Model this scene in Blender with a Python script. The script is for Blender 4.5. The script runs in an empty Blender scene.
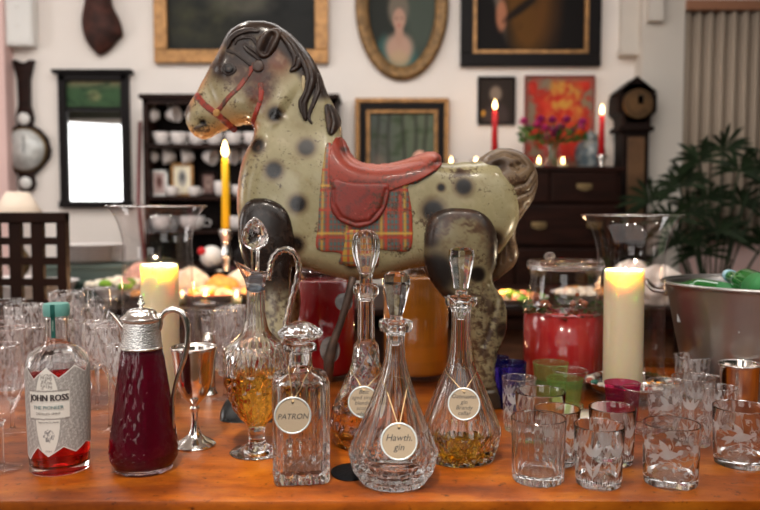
import bpy, bmesh, math, random
import numpy as np
from mathutils import Vector, Matrix
R = random.Random(7)
C = bpy.context.scene.collection
SC = bpy.context.scene
PI = math.pi
# ---------------------------------------------------------------- camera, light, exposure
F = 760.0; CZ = 1.15; TZ = 0.76
PITCH = math.atan(45/760)
cp, sp = math.cos(PITCH), math.sin(PITCH)
cd = bpy.data.cameras.new('camera'); cam = bpy.data.objects.new('camera', cd); C.objects.link(cam)
cam.location = (0, 0, CZ); cam.rotation_euler = (PI/2-PITCH, 0, 0)
cd.sensor_width = 36; cd.lens = 36; cd.clip_start = .05
cd.dof.use_dof = True; cd.dof.focus_distance = 1.2; cd.dof.aperture_fstop = 3.6
SC.camera = cam
SC.view_settings.view_transform = 'Standard'; SC.view_settings.look = 'None'
SC.view_settings.gamma = 1; SC.view_settings.use_curve_mapping = False
SC.view_settings.exposure = 0.12
cy = SC.cycles
cy.max_bounces = 20; cy.transmission_bounces = 18; cy.transparent_max_bounces = 48; cy.glossy_bounces = 8; cy.diffuse_bounces = 4
cy.caustics_refractive = True; cy.caustics_reflective = False; cy.blur_glossy = .3
cy.sample_clamp_indirect = 6; cy.use_denoising = True
try: cy.denoiser = 'OPENIMAGEDENOISE'
except Exception: pass
w = bpy.data.worlds.new('world'); SC.world = w; w.use_nodes = True
w.node_tree.nodes['Background'].inputs[0].default_value = (.8, .86, 1, 1)
w.node_tree.nodes['Background'].inputs[1].default_value = 1.0

def area(name, loc, target, sx, sy, power, col):
    l = bpy.data.lights.new(name, 'AREA'); l.shape = 'RECTANGLE'; l.size = sx; l.size_y = sy
    l.energy = power; l.color = col
    o = bpy.data.objects.new(name, l); C.objects.link(o); o.location = loc
    o.rotation_euler = (Vector(target)-Vector(loc)).to_track_quat('-Z', 'Y').to_euler()
    return o
area('window_and_fill_light', (-4.35, -2.2, 1.75), (-.6, 3, 1.2), 1.5, 1.5, 22, (1, .97, .94))
area('window_and_fill_light', (-.9, -2.2, 1.9), (0, 3, 1.2), 1.6, 1.6, 16, (1, .96, .92))  # added frontal fill, set at an unseen second window
area('window_and_fill_light', (-4.9, 2.2, 1.9), (0, 2.2, 1.0), 1.6, 1.5, 45, (1, .97, .94))  # added side fill; the left wall has no window
area('ceiling_bounce_fill', (-.3, .3, 3.06), (-.3, 1.0, .0), 6.6, 4.2, 108, (1, .98, .95))
area('ceiling_bounce_fill', (-.45, 3.35, 3.05), (-.4, 4.4, 0), 4.2, 1.5, 90, (1, .985, .96))  # added fill below the ceiling that brightens the back wall
for x, y, p in ((-1.3, .25, 5), (.5, .3, 7), (-.12, .55, 12), (1.5, 1.0, 4), (-.9, 2.2, 8)):  # small overhead lights added for sparkle on the glass, without fixtures
    area('added_sparkle_light', (x, y, 2.98), (x*.4, 1.25, .8), .13, .13, p, (1, .9, .78))

sl = bpy.data.lights.new('added_table_spot', 'SPOT'); sl.energy = 260; sl.color = (1, .94, .84); sl.spot_size = math.radians(23); sl.spot_blend = 1.0; sl.shadow_soft_size = .06  # added spot that brightens the middle of the table front
so = bpy.data.objects.new('added_table_spot', sl); C.objects.link(so); so.location = (-.25, -.05, 2.9)
so.rotation_euler = (Vector((-.10, 1.08, .76))-so.location).to_track_quat('-Z', 'Y').to_euler()
# ---------------------------------------------------------------- geometry of the view
def ray(px, py):
    u = (px-380)/F; v = -(py-255)/F
    return (u, cp+v*sp, -sp+v*cp)
def on_plane(px, py, z=TZ):
    d = ray(px, py); t = (z-CZ)/d[2]
    return Vector((d[0]*t, d[1]*t, z))
def at_y(px, py, Y):
    d = ray(px, py); t = Y/d[1]
    return Vector((d[0]*t, Y, CZ+d[2]*t))
def zof(py, Y): return at_y(380, py, Y).z
def base_of(bx, yb, hw):                       # where a round foot stands whose nearest rim shows at yb
    Yf = on_plane(bx, yb).y
    Y = Yf/(1-hw/F)
    q = at_y(bx, 300, Y)
    return q.x, Y, Y/F

# ---------------------------------------------------------------- helpers
def lin(c):
    c = np.asarray(c, float)/255.0
    return np.where(c <= .04045, c/12.92, ((c+.055)/1.055)**2.4)
def L(r, g, b): return tuple(float(x) for x in lin((r, g, b)))+(1,)
def mk(name, V, Fc, mat, parent=None, smooth=True, cols=None, sharp=None, loc=None):
    me = bpy.data.meshes.new(name)
    me.from_pydata([tuple(map(float, v)) for v in V], [], [tuple(map(int, f)) for f in Fc])
    me.update()
    if cols is not None:
        a = me.color_attributes.new('Col', 'FLOAT_COLOR', 'POINT')
        c4 = np.ones((len(V), 4), np.float32); c4[:, :3] = cols
        a.data.foreach_set('color', c4.ravel())
    if smooth: me.shade_smooth()
    if sharp: me.set_sharp_from_angle(angle=math.radians(sharp))
    if mat: me.materials.append(mat)
    o = bpy.data.objects.new(name, me); C.objects.link(o)
    if parent: o.parent = parent
    if loc is not None: o.location = loc
    return o
def thing(name, label, cat, loc=(0, 0, 0), rz=0, group=None):
    o = bpy.data.objects.new(name, None); C.objects.link(o); o.empty_display_size = .02
    o.location = loc; o.rotation_euler = (0, 0, rz); o['label'] = label; o['category'] = cat
    if group: o['group'] = group
    return o
def tag(o, label, cat, group=None):
    o['label'] = label; o['category'] = cat
    if group: o['group'] = group
    return o
def struct(o): o['kind'] = 'structure'; return o
def join(*parts):
    V = []; Fc = []
    for v, f in parts:
        n = len(V); V += [tuple(a) for a in v]; Fc += [tuple(i+n for i in q) for q in f]
    return V, Fc
def bx(x0, x1, y0, y1, z0, z1, b=0.0):
    bm = bmesh.new(); bmesh.ops.create_cube(bm, size=1)
    for v in bm.verts: v.co = Vector(((x0+x1)/2+v.co.x*(x1-x0), (y0+y1)/2+v.co.y*(y1-y0), (z0+z1)/2+v.co.z*(z1-z0)))
    if b: bmesh.ops.bevel(bm, geom=bm.edges[:], offset=b, segments=2, affect='EDGES', profile=.6)
    bm.verts.index_update()
    V = [tuple(v.co) for v in bm.verts]; Fc = [[v.index for v in f.verts] for f in bm.faces]; bm.free()
    return V, Fc
def smooth_prof(p, n=6):
    out = []
    P = [p[0]]+list(p)+[p[-1]]
    for i in range(1, len(P)-2):
        a, b, c, d = [np.array(q, float) for q in P[i-1:i+3]]
        for k in range(n):
            t = k/n
            out.append(tuple(.5*((2*b)+(-a+c)*t+(2*a-5*b+4*c-d)*t*t+(-a+3*b-3*c+d)*t**3)))
    out.append(tuple(p[-1])); return [(max(0, q[0]), *q[1:]) for q in out]
def lathe(prof, segs=48, rmod=None, close=False, ph=0):
    """prof [(r,z)...]; rmod(theta array, z, i) -> factor"""
    th = np.arange(segs)*2*PI/segs+ph
    V = []; Fc = []; rings = []
    for i, (r, z) in enumerate(prof):
        if r < 1e-6:
            rings.append([len(V)]); V.append((0, 0, z)); continue
        rr = r*np.ones(segs)*(1 if rmod is None else rmod(th, z, i))
        n = len(V); rings.append(list(range(n, n+segs)))
        for t, q in zip(th, rr): V.append((q*math.cos(t), q*math.sin(t), z))
    pairs = list(zip(rings[:-1], rings[1:]))
    if close: pairs.append((rings[-1], rings[0]))
    for a, b in pairs:
        for k in range(segs):
            k2 = (k+1) % segs
            if len(a) == 1 and len(b) == 1: continue
            if len(a) == 1: Fc.append((a[0], b[k2], b[k]))
            elif len(b) == 1: Fc.append((a[k], a[k2], b[0]))
            else: Fc.append((a[k], a[k2], b[k2], b[k]))
    return V, Fc
def tube(path, rad, segs=10, cap=True, flat=1.0, mod=None):
    P = [Vector(p) for p in path]; n = len(P)
    rad = [rad]*n if not hasattr(rad, '__len__') else rad
    V = []; Fc = []; up = None
    for i in range(n):
        t = (P[min(i+1, n-1)]-P[max(i-1, 0)]).normalized()
        if up is None:
            up = Vector((0, 0, 1)) if abs(t.z) < .9 else Vector((0, 1, 0))
        up = (up-t*up.dot(t)).normalized(); s = t.cross(up)
        for k in range(segs):
            a = 2*PI*k/segs; r = rad[i]*(mod(i/(n-1), a) if mod else 1)
            V.append(tuple(P[i]+s*math.cos(a)*r+up*math.sin(a)*r*flat))
    for i in range(n-1):
        for k in range(segs):
            k2 = (k+1) % segs
            Fc.append((i*segs+k, i*segs+k2, (i+1)*segs+k2, (i+1)*segs+k))
    if cap:
        Fc.append(tuple(range(segs))[::-1]); Fc.append(tuple((n-1)*segs+k for k in range(segs)))
    return V, Fc
def spline(pts, n=8):
    P = [np.array(p, float) for p in pts]; P = [P[0]]+P+[P[-1]]; out = []
    for i in range(1, len(P)-2):
        a, b, c, d = P[i-1:i+3]
        for k in range(n):
            t = k/n; out.append(.5*((2*b)+(-a+c)*t+(2*a-5*b+4*c-d)*t*t+(-a+3*b-3*c+d)*t**3))
    out.append(P[-1]); return [tuple(q) for q in out]
def ball(r, c=(0, 0, 0), segs=16, rings=10, sc=(1, 1, 1)):
    V, Fc = lathe([(r*math.sin(PI*i/rings), -r*math.cos(PI*i/rings)) if 0 < i < rings else (0, -r*math.cos(PI*i/rings)) for i in range(rings+1)], segs)
    return [(v[0]*sc[0]+c[0], v[1]*sc[1]+c[1], v[2]*sc[2]+c[2]) for v in V], Fc
def shift(vf, d): return [(v[0]+d[0], v[1]+d[1], v[2]+d[2]) for v in vf[0]], vf[1]
def rotz(vf, a):
    c, s = math.cos(a), math.sin(a); return [(v[0]*c-v[1]*s, v[0]*s+v[1]*c, v[2]) for v in vf[0]], vf[1]
def copy_tree(o, parent=None):
    c = o.copy(); C.objects.link(c); c.parent = parent
    for ch in list(o.children): copy_tree(ch, c)
    return c

# ---------------------------------------------------------------- materials
class N:
    def __init__(s, name):
        s.m = bpy.data.materials.new(name); s.m.use_nodes = True; s.t = s.m.node_tree; s.t.nodes.clear()
        s.out = s.t.nodes.new('ShaderNodeOutputMaterial')
    def n(s, ty, ins=None, **kw):
        x = s.t.nodes.new('ShaderNode'+ty)
        for k, v in kw.items(): setattr(x, k, v)
        for k, v in (ins or {}).items():
            if isinstance(v, bpy.types.NodeSocket): s.t.links.new(v, x.inputs[k])
            else: x.inputs[k].default_value = v
        return x
    def surf(s, sock): s.t.links.new(sock, s.out.inputs[0]); return s.m
    def ramp(s, fac, stops, interp='LINEAR'):
        x = s.n('ValToRGB', {0: fac}); e = x.color_ramp.elements; x.color_ramp.interpolation = interp
        while len(e) < len(stops): e.new(.5)
        for q, (p, c) in zip(e, stops): q.position = p; q.color = c if len(c) == 4 else (*c, 1)
        return x.outputs[0]
def plain(name, col, rough=.5, metal=0, bump=0, bscale=40, var=0, vscale=6, coat=0, spec=.35, stretch=None):
    k = N(name); tc = k.n('TexCoord').outputs['Object']
    if stretch: tc = k.n('Mapping', {0: tc, 3: stretch}).outputs[0]
    p = k.n('BsdfPrincipled', {'Base Color': col, 'Roughness': rough, 'Metallic': metal, 'Coat Weight': coat, 'Specular IOR Level': spec})
    if var:
        nz = k.n('TexNoise', {'Vector': tc, 'Scale': vscale, 'Detail': 5.0}).outputs[0]
        d = tuple(max(0, c*(1-var)) for c in col[:3])+(1,); l = tuple(min(1, c*(1+var)) for c in col[:3])+(1,)
        k.t.links.new(k.ramp(nz, [(.35, d), (.65, l)]), p.inputs['Base Color'])
    if bump:
        nz = k.n('TexNoise', {'Vector': tc, 'Scale': bscale, 'Detail': 4.0}).outputs[0]
        k.t.links.new(k.n('Bump', {'Height': nz, 'Strength': bump, 'Distance': .002}).outputs[0], p.inputs['Normal'])
    return k.surf(p.outputs[0])
def colmat(name, rough=.5, coat=0, speck=0, bump=0, metal=0, spec=.5):
    """painted surface: colours live in the mesh attribute Col"""
    k = N(name); at = k.n('VertexColor', layer_name='Col').outputs[0]; tc = k.n('TexCoord').outputs['Object']
    p = k.n('BsdfPrincipled', {'Base Color': at, 'Roughness': rough, 'Coat Weight': coat, 'Metallic': metal, 'Specular IOR Level': spec})
    if speck:
        a = k.n('TexNoise', {'Vector': tc, 'Scale': 130.0, 'Detail': 6.0, 'Roughness': .7}).outputs[0]
        b = k.n('TexNoise', {'Vector': tc, 'Scale': 17.0, 'Detail': 4.0}).outputs[0]
        s = k.n('Math', {0: a, 1: b}, operation='ADD').outputs[0]
        mask = k.ramp(s, [(.0, (0, 0, 0, 1)), (.565, (0, 0, 0, 1)), (.605, (1, 1, 1, 1))])
        s2 = k.n('Math', {0: s, 1: .5}, operation='MULTIPLY').outputs[0]
        mask = k.ramp(s2, [(.565, (0, 0, 0, 1)), (.60, (speck, speck, speck, 1))])
        mx = k.n('MixRGB', {0: mask, 1: at, 2: (.07, .035, .02, 1)}).outputs[0]
        c = k.n('TexNoise', {'Vector': tc, 'Scale': 9.0, 'Detail': 6.0}).outputs[0]
        mx = k.n('MixRGB', {0: 1.0, 1: mx, 2: k.ramp(c, [(.3, (.72, .68, .6, 1)), (.62, (1, 1, 1, 1))])}, blend_type='MULTIPLY').outputs[0]
        k.t.links.new(mx, p.inputs['Base Color'])
        k.t.links.new(k.ramp(c, [(.35, (rough*1.5,)*3), (.65, (rough*.8,)*3)]), p.inputs['Roughness'])
    if bump:
        nz = k.n('TexNoise', {'Vector': tc, 'Scale': 60.0, 'Detail': 4.0}).outputs[0]
        k.t.links.new(k.n('Bump', {'Height': nz, 'Strength': bump, 'Distance': .0015}).outputs[0], p.inputs['Normal'])
    return k.surf(p.outputs[0])
def emis(name, col, s):
    k = N(name); return k.surf(k.n('Emission', {0: col, 1: s}).outputs[0])
def glass(name, col=(1, 1, 1, 1), ior=1.5, rough=0.0, mixt=.0):
    k = N(name); g = k.n('BsdfGlass', {'Color': col, 'Roughness': rough, 'IOR': ior}).outputs[0]
    if mixt:
        t = k.n('BsdfTransparent', {0: col}).outputs[0]
        g = k.n('MixShader', {0: mixt, 1: g, 2: t}).outputs[0]
    return k.surf(g)
def thin(name, tint=(.97, .97, .97, 1), refl=1.0, etch=None, body=0.0, bcol=(.9, .88, .88, 1)):
    """thin-walled glass: clear seen straight on, reflective at grazing angles; etch = frosted pattern and painted sparkle"""
    k = N(name); fr = k.n('LayerWeight', {'Blend': .32}).outputs['Facing']
    f = k.ramp(fr, [(0, (.03*refl,)*3), (.5, (.08*refl,)*3), (.8, (.34*refl,)*3), (1, (.8,)*3)])
    t = k.n('BsdfTransparent', {0: tint}).outputs[0]
    g = k.n('BsdfGlossy', {0: (1, 1, 1, 1), 'Roughness': .04}).outputs[0]
    s = k.n('MixShader', {0: f, 1: t, 2: g}).outputs[0]
    if etch or body:
        d = k.n('BsdfDiffuse', {0: bcol}).outputs[0]; tr = k.n('BsdfTranslucent', {0: bcol}).outputs[0]
        fz = k.n('MixShader', {0: .5, 1: d, 2: tr}).outputs[0]
        if etch: m = etch(k)
        else: m = k.n('Value').outputs[0]; m.default_value = body
        s = k.n('MixShader', {0: m, 1: s, 2: fz}).outputs[0]
    return k.surf(s)
def etched(kind, amt=.75):
    def f(k):
        tc = k.n('TexCoord').outputs['Object']
        nz = k.n('TexNoise', {'Vector': tc, 'Scale': 26.0, 'Detail': 2.0}).outputs['Color']
        vec = k.n('MixRGB', {0: .03, 1: tc, 2: nz}).outputs[0]
        if kind == 'birds':
            a = k.n('TexNoise', {'Vector': vec, 'Scale': 62.0, 'Detail': 2.5}).outputs[0]
            m = k.ramp(a, [(.5, (0, 0, 0, 1)), (.53, (amt,)*3), (.7, (amt*.75,)*3)])
            v = k.n('TexVoronoi', {'Vector': vec, 'Scale': 85.0}, feature='DISTANCE_TO_EDGE').outputs[0]
            m2 = k.ramp(v, [(.03, (amt*.7,)*3), (.06, (0, 0, 0, 1))])
            m = k.n('MixRGB', {0: 1.0, 1: m, 2: m2}, blend_type='LIGHTEN').outputs[0]
        elif kind == 'tulips':
            v = k.n('TexVoronoi', {'Vector': k.n('Mapping', {0: vec, 3: (1, 1, .55)}).outputs[0], 'Scale': 85.0}).outputs[0]
            m = k.ramp(v, [(.22, (amt*.55,)*3), (.36, (amt,)*3), (.42, (0, 0, 0, 1)), (.55, (0, 0, 0, 1)), (.6, (amt*.5,)*3), (.68, (0, 0, 0, 1))])
        else:
            v = k.n('TexNoise', {'Vector': k.n('Mapping', {0: tc, 3: (1, 1, .35)}).outputs[0], 'Scale': 190.0, 'Detail': 1.0}).outputs[0]
            m = k.ramp(v, [(.5, (0, 0, 0, 1)), (.58, (amt,)*3)])  # pale specks painted in as the sparkle of cut glass
        return m
    return f
M = {}
M['glass'] = glass('clear_glass', (.985, .985, .985, 1), 1.5)
M['glassb'] = glass('clear_glass_soft', (.99, .985, .985, 1), 1.47, 0, .22)
M['thin'] = thin('thin_glass', (.985, .98, .98, 1), 1.0, body=.006)
M['thinv'] = thin('thin_glass_vase', (.96, .95, .95, 1), .8)
M['thinc'] = thin('thin_cut_glass', (.975, .965, .965, 1), 1.5, etched('cut', .34))
M['thinbird'] = thin('etched_glass_birds', (.96, .96, .96, 1), .9, etched('birds', .10))
M['thintulip'] = thin('etched_glass_tulips', (.96, .96, .96, 1), .9, etched('tulips', .12))
M['thinblue'] = thin('cobalt_glass', (.42, .42, .84, 1), .8, body=.06, bcol=(.03, .03, .35, 1))
M['thingreen'] = thin('green_glass', (.88, .96, .76, 1), .8, body=.07, bcol=(.45, .75, .3, 1))
M['thinmag'] = thin('magenta_glass', (.88, .36, .58, 1), .8, body=.06, bcol=(.6, .02, .2, 1))
M['thinamber'] = thin('amber_glass', (.95, .76, .42, 1), .8)
M['whisky'] = glass('whisky', (.98, .70, .26, 1), 1.36)
M['gold'] = glass('golden_rum', (.98, .80, .28, 1), 1.36)
M['pinkgin'] = glass('red_spirit', (.86, .10, .11, 1), 1.36)
k = N('claret'); M['claret'] = k.surf(k.n('BsdfPrincipled', {'Base Color': (.085, .0, .008, 1), 'Roughness': .35, 'Specular IOR Level': .15, 'IOR': 1.36}).outputs[0])
M['claretglass'] = glass('wine_jug_glass', (.97, .9, .92, 1), 1.45)
M['silver'] = plain('silver', (.86, .83, .8, 1), .13, 1, bump=.12, bscale=25)
M['silverchased'] = plain('chased_silver', (.8, .78, .76, 1), .24, 1, bump=.6, bscale=430)
M['copper'] = plain('rosy_silver', (.80, .72, .66, 1), .12, 1, bump=.1)
M['galv'] = plain('bucket_steel', (.46, .44, .43, 1), .34, 1, bump=.3, bscale=30, var=.12)
M['brass'] = plain('brass', (.22, .15, .07, 1), .45, .7)
M['black'] = plain('matte_black', (.003, .003, .004, 1), .6, bump=.6, bscale=220, spec=.1)
M['darkmetal'] = plain('rusty_iron', (.07, .045, .035, 1), .5, .5, bump=.8, bscale=90, var=.5, vscale=30)
M['darkwood'] = plain('dark_mahogany', (.015, .0045, .0025, 1), .45, var=.4, vscale=5, spec=.13, stretch=(1, 1, 6))
M['darkwood2'] = plain('dark_oak', (.008, .004, .003, 1), .5, var=.4, vscale=5, spec=.1)
M['chairwood'] = plain('brown_chair_wood', (.018, .006, .003, 1), .5, var=.3, spec=.12)
M['gilt'] = plain('gilt_frame', (.32, .16, .055, 1), .38, .35, bump=.7, bscale=60, var=.3, vscale=20)
M['oldgilt'] = plain('carved_gilt', (.20, .11, .04, 1), .45, .3, bump=1.0, bscale=90, var=.4, vscale=30)
M['blackframe'] = plain('black_frame', (.008, .006, .006, 1), .5, spec=.12)
M['white'] = plain('white_gloss', (.75, .73, .7, 1), .3)
M['china'] = plain('white_china', (.72, .66, .64, 1), .2, var=.12, vscale=30)
M['paint'] = colmat('oil_paint', .6, spec=.12)
M['card'] = plain('kraft_tag_card', L(148, 131, 110), .85, bump=.2, bscale=200)
M['tagrim'] = plain('tag_metal_rim', (.62, .66, .66, 1), .3, .6)
M['string'] = plain('jute_string', L(190, 160, 120), .9)
M['ink'] = plain('ink', (.04, .038, .04, 1), .7)
k = N('candle_wax')
M['wax'] = k.surf(k.n('BsdfPrincipled', {'Base Color': L(240, 226, 190), 'Roughness': .45, 'Subsurface Weight': .8, 'Subsurface Radius': (.055, .038, .018), 'Subsurface Scale': .8}).outputs[0])
M['waxyellow'] = plain('yellow_wax', L(240, 190, 30), .4)
M['waxred'] = plain('red_wax', L(190, 30, 35), .4)
M['flame'] = emis('flame', (1, .62, .25, 1), 14)
M['flamecore'] = emis('flame_core', (1, .75, .4, 1), 26)

M['frost'] = thin('engraved_frost', (.98, .98, .98, 1), .4, body=.42, bcol=(.95, .93, .93, 1))
M['wick'] = plain('wick', (.01, .01, .01, 1), .9)
# walls
def wallmat(name, col, v=.05):
    return plain(name, col, .85, bump=.25, bscale=14, var=v, vscale=1.5)
M['wall'] = wallmat('wall_plaster', L(228, 219, 212))
M['pink'] = wallmat('pink_paint', L(224, 190, 184))
M['backwall'] = wallmat('unseen_wall_dark', L(72, 76, 66))  # for unseen walls, darkened so the glass reflects less
M['ceil'] = wallmat('ceiling_plaster', L(225, 220, 215))
M['pier'] = wallmat('pier_paint', L(205, 196, 186))
k = N('floorboards'); tc = k.n('TexCoord').outputs['Object']
br = k.n('TexBrick', {'Vector': tc, 'Color1': (.10, .05, .025, 1), 'Color2': (.14, .07, .035, 1), 'Mortar': (.02, .01, .006, 1), 'Scale': 1.0, 'Mortar Size': .004, 'Brick Width': 2.0, 'Row Height': .14}).outputs[0]
M['floor'] = k.surf(k.n('BsdfPrincipled', {'Base Color': br, 'Roughness': .4}).outputs[0])
# table wood: warm orange polished timber, long grain along x, dents and dark stains
k = N('polished_table_wood'); tc = k.n('TexCoord').outputs['Object']
mp = k.n('Mapping', {0: tc, 3: (1.4, 4.5, 4.5)}).outputs[0]
n1 = k.n('TexNoise', {'Vector': mp, 'Scale': 3.0, 'Detail': 8.0, 'Roughness': .62, 'Distortion': .6}).outputs[0]
n2 = k.n('TexNoise', {'Vector': k.n('Mapping', {0: tc, 3: (.7, 1.5, 1)}).outputs[0], 'Scale': 7.0, 'Detail': 8.0, 'Roughness': .68}).outputs[0]
n3 = k.n('TexNoise', {'Vector': tc, 'Scale': 85.0, 'Detail': 6.0, 'Roughness': .65}).outputs[0]
c1 = k.ramp(n1, [(.3, L(108, 48, 8)), (.5, L(150, 75, 12)), (.7, L(182, 106, 24))])
c2 = k.n('MixRGB', {0: 1.0, 1: c1, 2: k.ramp(n2, [(.36, (.42, .34, .27, 1)), (.5, (.80, .76, .70, 1)), (.6, (1.0, 1.0, 1.0, 1))])}, blend_type='MULTIPLY').outputs[0]
c3 = k.n('MixRGB', {0: 1.0, 1: c2, 2: k.ramp(n3, [(.30, (.2, .12, .08, 1)), (.40, (1, 1, 1, 1))])}, blend_type='MULTIPLY').outputs[0]
bp = k.n('Bump', {'Height': n2, 'Strength': .25, 'Distance': .004}).outputs[0]
M['table'] = k.surf(k.n('BsdfPrincipled', {'Base Color': c3, 'Roughness': k.ramp(n2, [(.3, (.42,)*3), (.7, (.26,)*3)]), 'Coat Weight': .0, 'Specular IOR Level': .34, 'Normal': bp}).outputs[0])
# ---------------------------------------------------------------- the room
WY = 5.0
def slab(name, x0, x1, y0, y1, z0, z1, mat, b=0): return struct(mk(name, *bx(x0, x1, y0, y1, z0, z1, b), mat, smooth=False))
slab('floor', -5.3, 4.6, -2.5, WY+.1, -.1, 0, M['floor'])
slab('ceiling', -5.3, 4.6, -2.5, WY+.1, 3.1, 3.2, M['ceil'])
slab('wall_back', -5.3, 4.6, WY, WY+.15, 0, 3.1, M['wall'])
slab('wall_left', -5.4, -5.2, -2.5, WY, 0, 3.1, M['wall'])
slab('wall_right', 4.5, 4.7, -2.5, WY, 0, 3.1, M['backwall'])
slab('wall_front', -5.3, 4.6, -2.6, -2.45, 0, 3.1, M['backwall'])
slab('baseboard_back', -5.2, 4.5, WY-.02, WY, 0, .16, M['pier'])
# windows behind the camera: frame with panes of bright daylight, seen only in mirror and glass; the second is added for light
k = N('overcast_daylight'); tc = k.n('TexCoord').outputs['Object']; sz = k.n('SeparateXYZ', {0: tc}).outputs[2]
gn = k.n('TexNoise', {'Vector': tc, 'Scale': 3.0, 'Detail': 2.0}).outputs[1]
gm = k.n('MixRGB', {0: k.ramp(sz, [(0, (.9, .9, .9, 1)), (1, (0, 0, 0, 1))]), 1: (1, 1, .98, 1), 2: gn}).outputs[0]
gz = k.n('Math', {0: sz, 1: 1.35}, operation='LESS_THAN').outputs[0]
gm = k.n('MixRGB', {0: k.n('Math', {0: gz, 1: .75}, operation='MULTIPLY').outputs[0], 1: (1, 1, .98, 1), 2: gn}).outputs[0]
M['day'] = k.surf(k.n('Emission', {0: gm, 1: 1.1}).outputs[0])
for i, (x, z) in enumerate(((-4.35, 1.75), (-.9, 1.9))):
    fr = struct(mk('window_%d' % (i+1), *join(bx(x-.86, x+.86, -2.45, -2.38, z-.86, z-.78), bx(x-.86, x+.86, -2.45, -2.38, z+.78, z+.86),
        bx(x-.86, x-.78, -2.45, -2.38, z-.8, z+.8), bx(x+.78, x+.86, -2.45, -2.38, z-.8, z+.8), bx(x-.02, x+.02, -2.45, -2.39, z-.8, z+.8), bx(x-.8, x+.8, -2.45, -2.39, z-.02, z+.02)), M['white'], smooth=False))
    for a in (-1, 1):
        for c in (-1, 1):
            mk('pane', *bx(x+a*.4-.38, x+a*.4+.38, -2.444, -2.43, z+c*.4-.38, z+c*.4+.38), M['day'], fr, smooth=False)
def W(px, py, Y=WY): q = at_y(px, py, Y); return q.x, q.z
def wrect(x0, y0, x1, y1, Y=WY):
    a = at_y(x0, (y0+y1)/2, Y); b = at_y(x1, (y0+y1)/2, Y); return a.x, b.x, zof(y1, Y), zof(y0, Y)
# pier and side strip
x0, x1, _, _ = wrect(640, 0, 682, 100, 4.9)
slab('trim_1', x0, x1, 4.86, WY, 0, 3.1, M['pier'])
slab('trim_2', x0+.02, x1-.16, 4.8, 4.87, zof(22, 4.84), 3.1, M['pier'])
x0, x1, z0, z1 = wrect(619, 49, 642, 56, 4.95)
slab('trim_3', x0, x1+.02, 4.9, WY, z0, z1, M['pier'])
slab('trim_4', x0+.01, x1+.02, 4.94, WY, z1, 3.1, M['pier'])
x0, x1, _, _ = wrect(-60, 0, 7, 200, 4.9)
slab('trim_5', x0, x1, 4.88, WY, 0, 3.1, M['pink'])
# window on the right with a pleated curtain and a wooden pelmet
x0, x1, z0, z1 = wrect(683, 2, 800, 12, 4.9)
wf = slab('window_3', x0-.01, x1+.5, 4.97, WY-.001, .95, z0+.03, M['pink'])
pel = mk('curtain_pelmet', *bx(x0, x1+.4, 4.84, 4.995, z0, z1, .006), plain('pelmet_wood', L(150, 105, 80), .5), smooth=False)
tag(pel, 'brown wooden pelmet above the pale pleated curtain at the right', 'pelmet')
V = []; Fc = []; n = 330; cx1 = x1+.35
for i in range(n+1):
    x = x0+.01+(cx1-x0)*i/n; y = 4.9+.022*math.sin(x*2*PI/.073)+.008*math.sin(x*13)
    V += [(x, y, z0+.01), (x, y+.003, .95)]
for i in range(n): a = 2*i; Fc.append((a, a+2, a+3, a+1))
cu = mk('curtain', V, Fc, plain('curtain_linen', L(160, 144, 128), .9, bump=.2))
cu.modifiers.new('t', 'SOLIDIFY').thickness = .004
tag(cu, 'pale beige curtain hanging in narrow pleats at the right window', 'curtain')
slab('wall_right_panel', x0-.01, x1+.9, 4.94, WY-.0005, 0, .95, M['pink']).name = 'trim_6'

# ---------------------------------------------------------------- paintings
def painting(nm, rect, label, fw, fmat, paint, res=(70, 50), inner=None, depth=.05, bead=None):
    x0, x1, z0, z1 = wrect(*rect, WY-.04); cx = (x0+x1)/2; cz = (z0+z1)/2; w2 = (x1-x0)/2; h2 = (z1-z0)/2
    t = thing(nm, label, 'painting', (cx, WY-.002, z0))
    f = fw
    bars = [(-w2, w2, 0, f), (-w2, w2, 2*h2-f, 2*h2)], [(-w2, -w2+f, f, 2*h2-f), (w2-f, w2, f, 2*h2-f)]
    parts = []
    for a, b, c, d in bars[0]+bars[1]:
        parts.append(bx(a, b, -depth, 0, c, d, .006))
    mk('frame', *join(*parts), fmat, t, smooth=False)
    if inner:
        g, im = inner; parts = []
        i0 = f-.002
        for a, b, c, d in ((-w2+i0, w2-i0, i0, i0+g), (-w2+i0, w2-i0, 2*h2-i0-g, 2*h2-i0), (-w2+i0, -w2+i0+g, i0+g, 2*h2-i0-g), (w2-i0-g, w2-i0, i0+g, 2*h2-i0-g)):
            parts.append(bx(a, b, -depth+.008, -.004, c, d, .003))
        mk('inner_moulding', *join(*parts), im, t, smooth=False); f += g
    if bead:
        g = .022; parts = []; i0 = f-.002
        for a, b, c, d in ((-w2+i0, w2-i0, i0, i0+g), (-w2+i0, w2-i0, 2*h2-i0-g, 2*h2-i0), (-w2+i0, -w2+i0+g, i0+g, 2*h2-i0-g), (w2-i0-g, w2-i0, i0+g, 2*h2-i0-g)):
            parts.append(bx(a, b, -depth+.016, -.006, c, d, .003))
        mk('gilt_slip', *join(*parts), bead, t, smooth=False); f += g
    nx, nz = res
    xs = np.linspace(-w2+f-.003, w2-f+.003, nx); zs = np.linspace(f-.003, 2*h2-f+.003, nz)
    X, Z = np.meshgrid(xs, zs); u = (X-xs[0])/(xs[-1]-xs[0]); v = 1-(Z-zs[0])/(zs[-1]-zs[0])
    cols = lin(paint(u, v)).reshape(-1, 3)
    V = [(x, -.012, z) for x, z in zip(X.ravel(), Z.ravel())]
    Fc = [(j*nx+i, j*nx+i+1, (j+1)*nx+i+1, (j+1)*nx+i) for j in range(nz-1) for i in range(nx-1)]
    mk('canvas', V, Fc, M['paint'], t, cols=cols)
    return t
rs = np.random.RandomState(3)
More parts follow.
